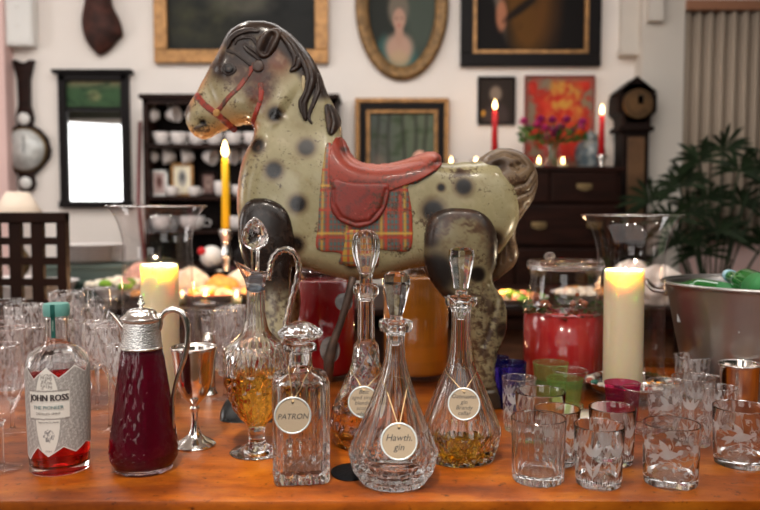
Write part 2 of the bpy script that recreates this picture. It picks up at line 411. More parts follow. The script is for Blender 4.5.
def fbm(u, v, s=6, seed=0, oct=4):
    out = 0; r = np.random.RandomState(seed)
    for o in range(oct):
        ph = r.rand(6)*6.28; f = s*2**o; a = r.rand()*3.14
        out = out+(np.sin(f*(u*math.cos(a)+v*math.sin(a))+ph[0]+2*np.sin(f*.7*v+ph[1]))*np.sin(f*(v*math.cos(a)-u*math.sin(a))*1.1+ph[2]+1.5*np.sin(f*.6*u+ph[3])))/1.5**o
    return out/2
def mixc(c, col, m): m = np.clip(m, 0, 1)[..., None]; return c*(1-m)+np.array(col, float)*m
def ell(u, v, cx, cy, rx, ry, s=.25): d = np.sqrt(((u-cx)/rx)**2+((v-cy)/ry)**2); return np.clip((1-d)/s+.5, 0, 1)
def base(u, c): return np.ones(u.shape+(3,))*np.array(c, float)
def p_land(u, v):
    c = base(u, (40, 40, 39)); c = mixc(c, (56, 64, 66), np.clip(.8-v, 0, 1)*.6)
    c = mixc(c, (95, 92, 80), ell(u, v, .5, .62, .2, .09, .8)*.8)
    c = mixc(c, (74, 74, 52), ell(u, v, .2, .78, .25, .2, .8)*(.5+.5*fbm(u, v, 14, 1))*.7)
    return mixc(c, (18, 18, 20), (fbm(u, v, 7, 2)+.2)*.5)
def p_man(u, v):
    c = base(u, (20, 16, 15)); c = mixc(c, (112, 72, 26), ell(u, v, .48, .35, .24, .75, .4)*.8)
    c = mixc(c, (92, 58, 28), ell(u, v, .66, .6, .14, .4, .6)*.5)
    c = mixc(c, (120, 110, 98), ell(u-(v-.5)*.25, v, .17, .35, .05, .5, .5)*.8)
    c = mixc(c, (170, 112, 84), ell(u, v, .235, .75, .05, .11, .4))
    c = mixc(c, (25, 18, 14), ell(u, v+(u-.45)*.55, .42, .68, .16, .035, .5)*.9)
    return mixc(c, (15, 12, 12), (fbm(u, v, 6, 4))*.25)
def p_small(u, v):
    c = base(u, (46, 38, 34)); c = mixc(c, (150, 132, 116), ell(u, v, .48, .35, .17, .17, .5)*.8)
    c = mixc(c, (70, 58, 56), ell(u, v, .5, .85, .34, .3, .4)*.8)
    return mixc(c, (235, 165, 60), ell(u, v, .13, .78, .06, .07, .6)*.8)  # orange blob: reflection of a candle flame painted into the picture
def p_red(u, v):
    c = base(u, (168, 44, 34)); n = fbm(u, v, 9, 8)
    c = mixc(c, (124, 108, 90), (n-.1)*3.4*(np.abs(u-.5)+.5))
    c = mixc(c, (190, 54, 40), (-n-.15)*2)
    c = mixc(c, (190, 138, 62), ell(u, v, .58, .3, .24, .34, .7)*(.5+1.3*fbm(u, v, 16, 9)))
    c = mixc(c, (120, 105, 95), np.clip((.07-np.minimum(np.minimum(u, 1-u), v))/.03, 0, 1)*.6)
    return c
def p_wood(u, v):
    c = base(u, (92, 100, 82)); c = mixc(c, (80, 84, 86), np.clip(.6-u, 0, 1)*1.2)
    for x in (.12, .3, .52, .7, .86): c = mixc(c, (46, 42, 42), np.exp(-((u-x-.02*np.sin(v*5+x*9))/.022)**2)*.75)
    c = mixc(c, (96, 92, 84), ell(u, v, .12, .55, .2, .3, .8)*.4)
    c = mixc(c, (150, 120, 105), ell(u, v, .15, .75, .1, .15, .8)*.4)
    return mixc(c, (44, 58, 34), (fbm(u, v, 10, 5))*.7*(v < .6))
painting('landscape_painting', (153, -92, 328, 63), 'large gilt-framed dark landscape painting at the upper left', .085, M['gilt'], p_land)
painting('figure_painting', (461, -110, 602, 66), 'large dark painting of a brown-coated figure holding a rod in a wide black frame', .08, M['blackframe'], p_man, inner=(.025, M['gilt']))
painting('small_portrait', (478, 76, 516, 124), 'small unframed dark portrait of a pale head above the left red candle', .012, M['blackframe'], p_small, (40, 40), depth=.03)
painting('red_painting', (525, 75, 595, 168), 'red and gold mottled painting behind the purple flowers', .006, M['paint'] and plain('canvas_edge', L(130, 60, 50), .7), p_red, (60, 70), depth=.03)
painting('woodland_painting', (355, 98, 449, 198), 'square woodland painting with gilt and black frame above the horse saddle', .03, M['gilt'], p_wood, inner=(.045, M['blackframe']), bead=M['gilt'])
# a slim gilt slip inside the woodland picture
# oval portrait
def oval():
    x0, x1, z0, z1 = wrect(355, -72, 449, 80, WY-.04); cx = (x0+x1)/2; cz = (z0+z1)/2; a = (x1-x0)/2; b = (z1-z0)/2
    t = thing('oval_portrait', 'oval portrait of a woman in teal dress in carved gilt frame', 'painting', (cx, WY-.002, z0))
    n = 72; V = []; Fc = []
    pr = [(0, 0), (0, -.03), (.012, -.05), (.035, -.055), (.05, -.04), (.075, -.045), (.088, -.02), (.088, 0)]
    for i in range(n):
        th = 2*PI*i/n
        for o, y in pr: V.append(((a-o)*math.cos(th), y*(1+.06*math.sin(th*36)), b+(b-o)*math.sin(th)))
    m = len(pr)
    for i in range(n):
        for j in range(m-1): Fc.append((i*m+j, ((i+1) % n)*m+j, ((i+1) % n)*m+j+1, i*m+j+1))
    mk('frame', V, Fc, M['oldgilt'], t)
    nr = 40; V = [(0, -.012, b)]; uv = [(0.5, .5)]; Fc = []
    for r in range(1, nr+1):
        for i in range(n):
            th = 2*PI*i/n; q = r/nr
            V.append(((a-.08)*q*math.cos(th), -.012, b+(b-.08)*q*math.sin(th))); uv.append((.5+.5*q*math.cos(th), .5-.5*q*math.sin(th)))
    for i in range(n): Fc.append((0, 1+i, 1+(i+1) % n))
    for r in range(nr-1):
        for i in range(n): p = 1+r*n+i; q = 1+r*n+(i+1) % n; Fc.append((p, p+n, q+n, q))
    uv = np.array(uv); u, v = uv[:, 0], uv[:, 1]
    c = base(u, (44, 46, 42)); c = mixc(c, (82, 92, 82), ell(u, v, .78, .5, .3, .5, .9)*.7)
    c = mixc(c, (60, 92, 88), ell(u, v, .44, 1.06, .34, .3, .3)); c = mixc(c, (60, 92, 88), ell(u, v, .25, .9, .12, .16, .5)*.9)
    c = mixc(c, (176, 142, 124), ell(u, v, .46, .84, .2, .12, .5)); c = mixc(c, (172, 136, 118), ell(u, v, .46, .72, .06, .1, .4))
    c = mixc(c, (112, 102, 90), ell(u, v, .45, .53, .15, .14, .4)); c = mixc(c, (176, 138, 120), ell(u, v, .46, .61, .09, .09, .3))
    c = mixc(c, (176, 152, 118), ell(u, v, .46, .93, .15, .07, .6)*.7)
    for ex in (.42, .5): c = mixc(c, (60, 45, 40), ell(u, v, ex, .6, .016, .009, .6)*.8)
    c = mixc(c, (160, 80, 75), ell(u, v, .46, .66, .024, .01, .6)*.8)
    mk('canvas', V, Fc, M['paint'], t, cols=lin(c))
oval()

# ---------------------------------------------------------------- things on the left wall
def barometer():
    x, _ = W(27, 130); z0 = zof(192, 4.97)
    t = thing('barometer', 'dark wooden banjo barometer with silvered round dial on wall', 'barometer', (x, WY-.001, z0))
    def Z(py): return zof(py, 4.97)-z0
    outl = [(0, 192), (6, 190), (8.5, 184), (7, 175), (15, 168), (23, 158), (24.5, 150), (22, 138), (14, 129), (7, 125), (8.5, 118), (7, 110), (5.5, 105), (6, 80), (9, 66), (10.5, 60), (6, 60), (2, 63), (0, 62)]
    s = 4.97/F; pts = [(a*s, Z(p)) for a, p in outl]; pts = pts+[(-a, z) for a, z in pts[::-1][1:-1]]
    bm = bmesh.new(); vs = [bm.verts.new((p[0], 0, p[1])) for p in pts]; f = bm.faces.new(vs)
    r = bmesh.ops.extrude_face_region(bm, geom=[f]); bmesh.ops.translate(bm, verts=[q for q in r['geom'] if isinstance(q, bmesh.types.BMVert)], vec=(0, -.035, 0))
    bmesh.ops.triangulate(bm, faces=[q for q in bm.faces if len(q.verts) > 4]); bmesh.ops.recalc_face_normals(bm, faces=bm.faces)
    bm.verts.index_update(); mk('case', [v.co[:] for v in bm.verts], [[v.index for v in q.verts] for q in bm.faces], M['darkwood'], t, smooth=False); bm.free()
    def disc(nm, py, r, y, mat, par=t):
        V, Fc = lathe([(0, 0), (r*.97, 0), (r, -.004), (r, -.012), (0, -.012)][::-1], 40); V = [(v[0], v[2]+y, v[1]+Z(py)) for v in V]
        return mk(nm, V, Fc, mat, par)
    disc('bezel', 150, 22*s, -.034, M['brass']); d = disc('dial', 150, 20*s, -.04, plain('silvered_dial', (.55, .55, .53, 1), .35, .2, var=.25, vscale=14))
    mk('needle', *bx(-.003, .003, -.056, -.053, Z(150)-.02, Z(150)+.09), M['ink'], d, smooth=False)
    disc('small_dial', 119, 6*s, -.036, M['white']); disc('level_dial', 183, 6*s, -.036, M['white'])
barometer()
def mirror():
    rect = (58, 70, 131, 208); x0, x1, z0, z1 = wrect(*rect, WY-.03); w2 = (x1-x0)/2; h = z1-z0
    t = thing('pier_mirror', 'tall black-framed wall mirror with small painted landscape panel above', 'mirror', ((x0+x1)/2, WY-.001, z0))
    f = .05; zd = h*.72
    mk('frame', *join(bx(-w2+.01, -w2+f+.01, -.045, 0, .02, h-.03, .005), bx(w2-f-.01, w2-.01, -.045, 0, .02, h-.03, .005), bx(-w2, w2, -.05, 0, 0, .045, .005), bx(-w2+.02, w2-.02, -.045, 0, h-.07, h-.02, .004), bx(-w2-.02, w2+.02, -.07, 0, h-.025, h, .006), bx(-w2+.02, w2-.02, -.04, 0, zd-.012, zd+.012)), M['blackframe'], t, smooth=False)
    k = N('mirror_silver'); mm = k.surf(k.n('BsdfGlossy', {0: (.9, .92, .93, 1), 'Roughness': .015}).outputs[0])
    mk('mirror_glass', *bx(-w2+.05, w2-.05, -.02, -.01, .04, zd-.01), mm, t, smooth=False)
    nx, nz = 40, 24; u, v = np.meshgrid(np.linspace(0, 1, nx), np.linspace(0, 1, nz))
    c = base(u, (58, 84, 56)); c = mixc(c, (150, 120, 96), np.clip(.35-v, 0, .35)*2.4); c = mixc(c, (150, 140, 100), ell(u, v, .5, .55, .12, .2, .6)*.6)
    c = mixc(c, (30, 48, 34), fbm(u, v, 9, 3)); 
    V = [(-w2+.05+a*(2*w2-.1), -.02, h-.06-b*(h-.06-zd)) for a, b in zip(u.ravel(), v.ravel())]
    mk('painted_panel', V, [(j*nx+i, (j+1)*nx+i, (j+1)*nx+i+1, j*nx+i+1) for j in range(nz-1) for i in range(nx-1)], M['paint'], t, cols=lin(c).reshape(-1, 3))
mirror()
x0, x1, z0, z1 = wrect(7, -8, 35, 47, 4.95)
t = thing('fuse_box', 'white electrical box high on the wall above the barometer', 'box', ((x0+x1)/2, WY-.001, z0))
mk('casing', *bx(-(x1-x0)/2, (x1-x0)/2, -.09, 0, 0, z1-z0, .008), M['white'], t, smooth=False)
mk('cover', *bx(-(x1-x0)/2+.012, (x1-x0)/2-.012, -.098, -.088, .012, z1-z0-.012, .004), M['white'], t, smooth=False)
for zz in (.12, .24): mk('screw', *ball(.006, (0, -.1, zz), 8, 6), M['silver'], t)
# dark hide pouch hanging top left
def pouch():
    pts = [(84, -14), (84, 0), (81, 20), (84, 38), (92, 50), (99, 55), (108, 50), (117, 40), (122, 34), (119, 20), (112, 6), (106, -14)]
    x, _ = W(100, 20); z0 = zof(55, 4.95)
    t = thing('hide_pouch', 'dark brown hide pouch hanging high on wall above the mirror', 'pouch', (x, WY-.03, z0))
    V = []; Fc = []; n = len(pts)
    rows = 10; prof = [(math.sin(PI*i/rows/2*2)) for i in range(rows+1)]
    cxp = 101; 
    P = np.array([(at_y(p, q, 4.95).x-x, at_y(p, q, 4.95).z-z0) for p, q in spline([(a, b, 0) for a, b in pts+[pts[0]]], 4) for _ in (0,)] if False else [(at_y(q[0], q[1], 4.95).x-x, at_y(q[0], q[1], 4.95).z-z0) for q in spline([(a, b, 0) for a, b in pts+[pts[0]]], 4)[:-1]])
    c = P.mean(0); m = len(P); K = 7
    for j in range(K+1):
        q = math.cos(PI/2*j/K); y = -.09*math.sin(PI/2*j/K)
        for p in P: V.append((c[0]+(p[0]-c[0])*q, y, c[1]+(p[1]-c[1])*q))
    for j in range(K):
        for i in range(m): i2 = (i+1) % m; Fc.append((j*m+i, j*m+i2, (j+1)*m+i2, (j+1)*m+i))
    Fc.append(tuple(range(m)))
    mk('body', V, Fc, plain('brown_hide', L(58, 28, 20), .7, bump=1, bscale=30, var=.6, vscale=12), t)
    mk('strap', *tube([(.02, -.02, .3), (.01, -.02, .45), (0, 0, .62)], .008), M['black'], t)
pouch()
# ---------------------------------------------------------------- lamp and lattice chair, far left
def table_lamp():
    x = at_y(18, 210, 3.9).x; Y = 3.9
    t = thing('table_lamp', 'cream fabric lamp shade showing above the lattice chair back', 'lamp', (x, Y, .76))
    zt = zof(192, Y)-.76; zb = zof(222, Y)-.76
    V, Fc = lathe([(.055, zt), (.145, zb), (.142, zb), (.052, zt)], 40, close=True)
    mk('lamp_shade', V, Fc, plain('shade_cream', L(232, 215, 196), .8), t)
    mk('base', *lathe(smooth_prof([(0, 0), (.07, 0), (.07, .015), (.02, .03), (.05, .09), (.055, .14), (.02, .2), (.012, .24), (.012, zb+.05), (0, zb+.05)]), 28), M['brass'], t)
table_lamp()
def lattice_chair():
    Y = 2.45; s = Y/F
    xr = at_y(68, 250, Y).x; xl = xr-.5; zt = zof(213, Y)
    t = thing('lattice_chair', 'dark brown dining chair with open square lattice back at the left', 'chair', ((xl+xr)/2, Y, 0))
    w2 = .25; c = lambda px: at_y(px, 250, Y).x-(xl+xr)/2
    for sx in (-1, 1):
        mk('back_post', *bx(sx*w2-.03 if sx > 0 else -w2, w2 if sx > 0 else -w2+.03, -.018, .018, 0, zt, .004), M['chairwood'], t, smooth=False)
        mk('leg', *bx(sx*w2-.02-.02*sx, sx*w2+.02-.02*sx, .38, .42, 0, .44, .004), M['chairwood'], t, smooth=False)
    mk('top_rail', *bx(-w2, w2, -.02, .02, zof(223, Y), zt+.002, .005), M['chairwood'], t, smooth=False)
    mk('lower_rail', *bx(-w2+.03, w2-.03, -.015, .015, .5, .56, .004), M['chairwood'], t, smooth=False)
    mk('seat', *bx(-w2+.0, w2, .0, .44, .43, .47, .01), M['chairwood'], t, smooth=False)
    for px in (50, 39.5, 28, 17, 6, -6, -17, -28, -39):
        pass
    for k_, px in enumerate((38.5, 16.5, -5.5, -27.5, -49.5, -71)):
        xx = c(px); 
        if xx-.02 > -w2+.03: mk('lattice_bar', *bx(xx-.019, xx+.019, -.012, .012, .56, zof(223, Y), .002), M['chairwood'], t, smooth=False)
    for py in (241, 261, 282, 303): 
        zc = zof(py, Y); mk('lattice_bar', *bx(-w2+.03, w2-.03, -.0115, .0115, zc-.012, zc+.012, .002), M['chairwood'], t, smooth=False)
lattice_chair()

# ---------------------------------------------------------------- candles and flames
def flame(parent, z, s=1.0, x=0, y=0, core=False):
    pr = smooth_prof([(0, 0), (.0045*s, .004*s), (.006*s, .010*s), (.004*s, .019*s), (.0012*s, .027*s), (0, .030*s)], 4)
    return mk('flame', *shift(lathe(pr, 14), (x, y, z)), M['flamecore' if core else 'flame'], parent)
def taper(px, ytop, ybot, hold, Y, mat, label, fl=1.0, hw=3.2, zbase=None):
    s = Y/F; x = at_y(px, ytop, Y).x; zb = zbase if zbase is not None else zof(hold, Y); zc = zof(ybot, Y)-zb; zt = zof(ytop, Y)-zb; r = hw*s
    t = thing('taper_candle', label, 'candle', (x, Y, zb))
    mk('candle', *lathe([(0, zc), (r*1.05, zc), (r*.85, zt-.01), (r*.5, zt), (0, zt)], 20), mat, t)
    mk('wick', *shift(lathe([(0, 0), (.0012, 0), (.0012, .01), (0, .01)], 6), (0, 0, zt-.001)), M['wick'], t)
    mk('candlestick', *lathe(smooth_prof([(0, 0), (r*2.6, 0), (r*2.6, .006), (r*1.1, .02), (r*.8, max(.03, zc*.45)), (r*1.3, zc*.6), (r*.9, zc*.8), (r*1.7, zc-.004), (r*1.5, zc+.012), (0, zc+.012)], 4), 24), M['silver'], t)
    flame(t, zt+.006, 2.0*fl)
    l = bpy.data.lights.new('candle_glow', 'POINT'); l.energy = 1.1*fl; l.color = (1, .55, .25); l.shadow_soft_size = .02
    o = bpy.data.objects.new('candle_glow', l); C.objects.link(o); o.location = (x, Y-.01, zb+zt+.03)
    return t

# ---------------------------------------------------------------- chest of drawers, clock and what stands on the chest
CT = zof(167, 4.55)
def chest():
    Y0, Y1 = 4.5, 4.96; xl = at_y(407, 200, Y0).x; xr = at_y(625, 200, Y0).x
    t = thing('chest_of_drawers', 'tall dark mahogany chest of drawers with brass handles against back wall', 'chest', ((xl+xr)/2, Y0, 0)); w2 = (xr-xl)/2
    mk('carcass', *bx(-w2+.02, w2-.02, .02, Y1-Y0, .08, CT-.03), M['darkwood'], t, smooth=False)
    mk('top', *bx(-w2, w2, -.01, Y1-Y0, CT-.03, CT, .006), M['darkwood'], t, smooth=False)
    mk('plinth', *bx(-w2, w2, .0, Y1-Y0, 0, .09, .005), M['darkwood'], t, smooth=False)
    rows = [(172, 202, 3), (206, 245, 2), (249, 296, 2), (300, 350, 1)]
    for a, b, n in rows:
        z1 = zof(a, Y0); z0 = zof(b, Y0)
        for i in range(n):
            a0 = -w2+.04+(2*w2-.08)*i/n+.008; a1 = -w2+.04+(2*w2-.08)*(i+1)/n-.008
            d = mk('drawer', *bx(a0, a1, -.002, .04, z0, z1, .006), M['darkwood'], t, smooth=False)
            for q in ((.5,) if n == 3 else (.22, .78)):
                xx = a0+(a1-a0)*q; zc = (z0+z1)/2
                mk('handle', *join(shift(tube(spline([(-.035, 0, 0), (-.03, -.02, -.012), (0, -.026, -.02), (.03, -.02, -.012), (.035, 0, 0)], 4), .004, 6), (xx, -.004, zc)), bx(xx-.045, xx+.045, -.006, -.001, zc-.012, zc+.02, .002)), M['brass'], d)
chest()
def longcase():
    Y = 4.74; x = at_y(637, 120, Y).x; s = Y/F
    t = thing('longcase_clock', 'dark longcase clock with round hood and pointed top beside curtain', 'clock', (x, Y, 0)); Z = lambda p: zof(p, Y)
    mk('hood', *join(rot_y(lathe([(0, 0), (21*s, 0), (21*s, .2), (0, .2)], 8, ph=PI/8), Z(103)), prism([(-20, 92), (0, 76), (20, 92)], s, Z, .2), bx(-14*s, 14*s, 0, .2, Z(128), Z(112), .01), bx(-17*s, 17*s, -.01, .21, Z(131), Z(126), .005)), M['darkwood2'], t, smooth=False)
    mk('dial', *rot_y(lathe([(0, -.02), (14.5*s, -.02), (14.5*s, .0), (0, 0)], 36), Z(104)), plain('old_dial', L(84, 60, 34), .45, .2, var=.3, vscale=20), t, smooth=False)
    for a in (0.5, 2.6): mk('hand', *bx(-.004+.0, .004+.05*math.sin(a), -.026, -.023, Z(104), Z(104)+.006+.05*abs(math.cos(a))), M['ink'], t, smooth=False)
    mk('trunk', *bx(-13*s, 13*s, .01, .19, Z(255), Z(131), .005), M['darkwood2'], t, smooth=False)
    mk('trunk_door', *bx(-8.5*s, 8.5*s, 0, .02, Z(240), Z(137), .004), plain('trunk_panel', L(92, 66, 44), .4, var=.3), t, smooth=False)
    mk('base', *bx(-18*s, 18*s, -.02, .21, 0, Z(255), .008), M['darkwood2'], t, smooth=False)
def rot_y(vf, z): return [(v[0], v[2], v[1]+z) for v in vf[0]], vf[1]
def prism(pts, s, Z, d):
    P = [(p[0]*s, Z(p[1])) for p in pts]; n = len(P)
    V = [(a, 0, b) for a, b in P]+[(a, d, b) for a, b in P]
    return V, [tuple(range(n))[::-1], tuple(range(n, 2*n))]+[(i, (i+1) % n, n+(i+1) % n, n+i) for i in range(n)]
longcase()
taper(495, 110, 158, 167, 4.7, M['waxred'], 'red taper candle in front of the small dark portrait', zbase=CT)
taper(602, 115, 157, 167, 4.7, M['waxred'], 'red taper candle on the chest nearest the longcase clock', zbase=CT)
def tealight(px, label, Y=4.6, hw=6):
    s = Y/F; t = thing('tealight', label, 'tealight', (at_y(px, 160, Y).x, Y, CT))
    mk('glass_cup', *lathe([(0, 0), (hw*s, 0), (hw*s*1.1, .05), (hw*s*1.02, .05), (hw*s*.92, .004), (0, .004)], 20), M['thinv'], t)
    mk('wax', *lathe([(0, .005), (hw*s*.8, .005), (hw*s*.8, .02), (0, .02)], 16), M['wax'], t)
    flame(t, .022, 1.5)
tealight(539, 'small lit tealight under left side of the flower vase')
tealight(563, 'lit tealight right of the flower vase stem')
tealight(476, 'lit tealight just behind the toy horse rump')
tealight(451, 'lit tealight behind the toy horse saddle cantle')
bpy.data.objects['tealight'].location.z += .001
# pale pink globe vase behind the saddle
Y = 4.62; s = Y/F
t = thing('globe_vase', 'round pale pink and white vase in front of the woodland painting', 'vase', (at_y(420, 152, Y).x, Y, CT))
mk('body', *lathe(smooth_prof([(0, 0), (3.5*s, 0), (6.5*s, 4*s), (7.8*s, 8.5*s), (6.5*s, 13*s), (3*s, 16*s), (2.6*s, 16.6*s), (0, 15*s)]), 28), plain('pink_ceramic', L(214, 160, 140), .35, var=.15, vscale=20), t)
# blue and white jar
Y = 4.85; s = Y/F
t = thing('ginger_jar', 'blue and white round ginger jar beside the right red candle', 'jar', (at_y(590, 150, Y).x, Y, CT))
k = N('blue_white_china'); tc = k.n('TexCoord').outputs['Object']; v = k.n('TexNoise', {'Vector': tc, 'Scale': 22.0, 'Detail': 3.0}).outputs[0]
bw = k.surf(k.n('BsdfPrincipled', {'Base Color': k.ramp(v, [(.42, (.30, .33, .33, 1)), (.58, (.11, .15, .18, 1))]), 'Roughness': .2}).outputs[0])
mk('body', *lathe(smooth_prof([(0, 0), (9*s, 0), (13*s, 8*s), (15*s, 17*s), (12*s, 26*s), (7*s, 29*s), (6*s, 31*s), (0, 31*s)]), 32), bw, t)
mk('lid', *lathe(smooth_prof([(7.5*s, 30*s), (7.5*s, 33*s), (5*s, 36*s), (1.5*s, 37*s), (1.5*s, 39*s), (0, 40*s)]), 24), bw, t)
# flower vase
def bouquet():
    Y = 4.65; s = Y/F; x0 = at_y(552, 150, Y).x
    t = thing('flower_vase', 'glass vase of purple and magenta flowers in front of red painting', 'vase', (x0, Y, CT))
    mk('vase', *lathe(smooth_prof([(0, 0), (9*s, 0), (10*s, 6*s), (9*s, 22*s), (12*s, 28*s), (11.4*s, 28*s), (8.4*s, 22*s), (9.2*s, 6*s), (8*s, .006), (0, .006)]), 28), M['thinv'], t)
    r = random.Random(5); st = []
    heads = [(-33, 42), (-26, 36), (-14, 44), (-18, 39), (-2, 33), (3, 30), (-6, 28), (8, 37), (33, 42), (30, 36), (15, 44), (22, 33), (-9, 36), (26, 30), (0, 44)]
    for hx, hy in heads: st.append(tube(spline([(r.uniform(-.03, .03), r.uniform(-.03, .03), .01), (hx*s*.2, 0, 24*s), (hx*s*.9, r.uniform(-.05, .05), hy*s)], 4), .0022, 5))
    mk('stems', *join(*st), plain('stem_green', L(50, 90, 35), .6), t)['kind'] = 'stuff'
    lv = []
    for i in range(170):
        a = r.uniform(-1, 1); x = a*30*s; z = (24+r.uniform(0, 16)*(1-abs(a)*.2))*s; y = r.uniform(-.1, .1); l = r.uniform(.025, .05); d = Vector((a+r.uniform(-.5, .5), r.uniform(-.8, .8), r.uniform(-.2, .8))).normalized(); sd = d.cross(Vector((0, 1, .3))).normalized()*l*.22
        p = Vector((x, y, z)); lv.append(([p, p+d*l*.5+sd, p+d*l, p+d*l*.5-sd], [(0, 1, 2, 3)]))
    mk('foliage', *join(*lv), plain('leaf_green', L(60, 96, 34), .6, var=.4), t, smooth=False)['kind'] = 'stuff'
    m1 = plain('purple_petals', L(150, 35, 110), .6, var=.35, vscale=30); m2 = plain('magenta_petals', L(205, 60, 130), .6, var=.3, vscale=30); m3 = plain('orange_petals', L(215, 90, 30), .6)
    for i, (hx, hy) in enumerate(heads):
        c = Vector((hx*s*.9, -.03+r.uniform(-.05, .05), hy*s)); ps = []
        for q in range(16):
            a = q*2.4; e = .25+q*.075; d = Vector((math.cos(a)*math.cos(e), math.sin(a)*math.cos(e), math.sin(e))); sd = Vector((-math.sin(a), math.cos(a), 0))*.014; l = .048
            ps.append(([c, c+d*l*.6+sd, c+d*l, c+d*l*.6-sd], [(0, 1, 2, 3)]))
        mk('flower_head', *join(*ps), m3 if i in (13,) else (m2 if i % 3 == 0 else m1), t, smooth=False)
bouquet()

# ---------------------------------------------------------------- cup dresser behind the horse's head
def dresser():
    Y0, Y1 = 4.72, 4.985; xl = at_y(140, 150, Y0).x; xr = at_y(340, 150, Y0).x; w2 = (xr-xl)/2; cx = (xl+xr)/2; Z = lambda p: zof(p, Y0)
    t = thing('plate_rack_dresser', 'dark mahogany dresser with open shelves hung with cups', 'dresser', (cx, Y0, 0))
    zt = Z(94)
    mk('cornice', *bx(-w2, w2, -.02, Y1-Y0, Z(99), zt, .008), M['darkwood'], t, smooth=False)
    mk('frieze', *bx(-w2+.02, w2-.02, 0, .02, Z(104), Z(98)), M['darkwood'], t, smooth=False)
    for sx in (-1, 1): mk('side_panel', *bx(min(sx*(w2-.02), sx*(w2-.05)), max(sx*(w2-.02), sx*(w2-.05)), 0, Y1-Y0, 0, zt-.01), M['darkwood'], t, smooth=False)
    mk('back_panel', *bx(-w2+.03, w2-.03, Y1-Y0-.015, Y1-Y0, .8, zt-.01), M['darkwood2'], t, smooth=False)
    sh = [146, 198, 232]
    for p in sh: mk('shelf', *bx(-w2+.03, w2-.03, .0, Y1-Y0-.01, Z(p)-.012, Z(p)+.012, .003), M['darkwood'], t, smooth=False)
    zc = .82
    mk('worktop', *bx(-w2-.02, w2+.02, -.2, Y1-Y0, zc-.03, zc, .006), M['darkwood'], t, smooth=False)
    mk('cupboard', *bx(-w2+.0, w2, -.17, Y1-Y0, .05, zc-.03, .004), M['darkwood'], t, smooth=False)
    for i in range(3):
        a = -w2+.03+i*(2*w2-.06)/3; d = mk('door', *bx(a+.01, a+(2*w2-.06)/3-.01, -.19, -.165, .1, zc-.06, .006), M['darkwood'], t, smooth=False)
        mk('knob', *ball(.012, (a+.06, -.2, .5), 10, 8), M['brass'], d)
    s = Y0/F
    def cup_mesh(r, h, up=True):
        pr = smooth_prof([(0, 0), (r*.5, 0), (r*.55, .003), (r*.85, h*.4), (r, h), (r*.94, h), (r*.8, h*.42), (r*.4, .006), (0, .006)], 3)
        return join(lathe(pr, 24), tube(spline([(r*.85, 0, h*.8), (r*1.5, 0, h*.8), (r*1.5, 0, h*.35), (r*.75, 0, h*.3)], 4), .0035, 6))
    cm = M['china']; proto = {}
    def cup(px, py, hang, label, grp, k=1.0):
        # hanging cups turn their open side down and tilt from a hook
        r = 8.4*s*k; h = 11*s if hang else 12*s
        key = hang
        x = at_y(px, py, Y0+.08).x
        if key not in proto:
            e = thing('teacup', label, 'cup'); V, Fc = cup_mesh((8.2 if hang else 8.6)*s, h); mk('cup', V, Fc, cm, e); proto[key] = e
        else: e = copy_tree(proto[key]); e['label'] = label
        e['group'] = grp
        e.scale = (k,)*3
        if hang:
            qx = Vector((R.uniform(-.2, .2), -.2, 1)).normalized(); qz = Vector((R.choice((-1, 1, 1)), -R.uniform(.35, .6), -.12)); qz = (qz-qx*qz.dot(qx)).normalized(); qy = qz.cross(qx)
            e.rotation_euler = Matrix((qx, qy, qz)).transposed().to_euler(); e.location = Vector((x, Y0+.12, zof(py+2, Y0+.08)))-qz*h*.45
        else: e.location = (x, Y0+.1, Z(sh[0])+.013)
        return e
    ordn = ['first', 'second', 'third', 'fourth', 'fifth', 'sixth', 'seventh', 'eighth', 'ninth']
    for i, px in enumerate((152, 170, 190, 290, 312)): cup(px, 112, True, 'white teacup hanging under the cornice of the dark dresser, %s from its left end' % ordn[i], 'cups hung under the dresser cornice')
    for i, px in enumerate((160, 178, 196, 214, 233, 251, 290)): cup(px, 140, False, 'small white cup standing on the dresser top shelf, %s from its left end' % ordn[i], 'cups standing on the dresser top shelf')
    for i, px in enumerate((151, 168, 187, 207, 228, 248)): cup(px, 154, True, 'white teacup hanging under the dresser top shelf, %s from its left end' % ordn[i], 'cups hung under the dresser top shelf')
    # cup hooks are part of the dresser
    for px, p in [(q, 103) for q in (152, 170, 190, 290, 312)]+[(q, 149) for q in (151, 168, 187, 207, 228, 248)]:
        x = at_y(px, p, Y0+.08).x-cx; mk('cup_hook', *tube(spline([(x, .09, Z(p)+.004), (x, .09, Z(p)-.03), (x, .08, Z(p)-.045), (x, .07, Z(p)-.03)], 4), .002, 6), M['brass'], t)
    # little frames and china on the lower shelf
    zs = Z(198)+.013
    def frame(px, hw, ytop, fm, label, col):
        x = at_y(px, 180, Y0+.1).x; h = zof(ytop, Y0+.1)-zs; a = hw*s
        f = thing('picture_frame', label, 'picture frame', (x, Y0+.1, zs)); b = .018
        mk('frame', *join(bx(-a, a, 0, .015, 0, b, .002), bx(-a, a, 0, .015, h-b, h, .002), bx(-a, -a+b, 0, .015, 0, h, .002), bx(a-b, a, 0, .015, 0, h, .002)), fm, f, smooth=False)
        n = 20; u, v = np.meshgrid(np.linspace(0, 1, n), np.linspace(0, 1, n)); c = base(u, col[0]); c = mixc(c, col[1], ell(u, v, .5, .45, .25, .3, .5)); c = mixc(c, col[2], ell(u, v, .5, .4, .13, .15, .5))
        mk('picture', [(-a+b+(2*a-2*b)*p, .006, h-b-(h-2*b)*q) for p, q in zip(u.ravel(), v.ravel())], [(j*n+i, (j+1)*n+i, (j+1)*n+i+1, j*n+i+1) for j in range(n-1) for i in range(n-1)], M['paint'], f, cols=lin(c).reshape(-1, 3))
    frame(159, 8.5, 170, M['white'], 'small pale frame with a brown picture at the left end of dresser shelf', ((190, 165, 160), (120, 85, 80), (90, 60, 55)))
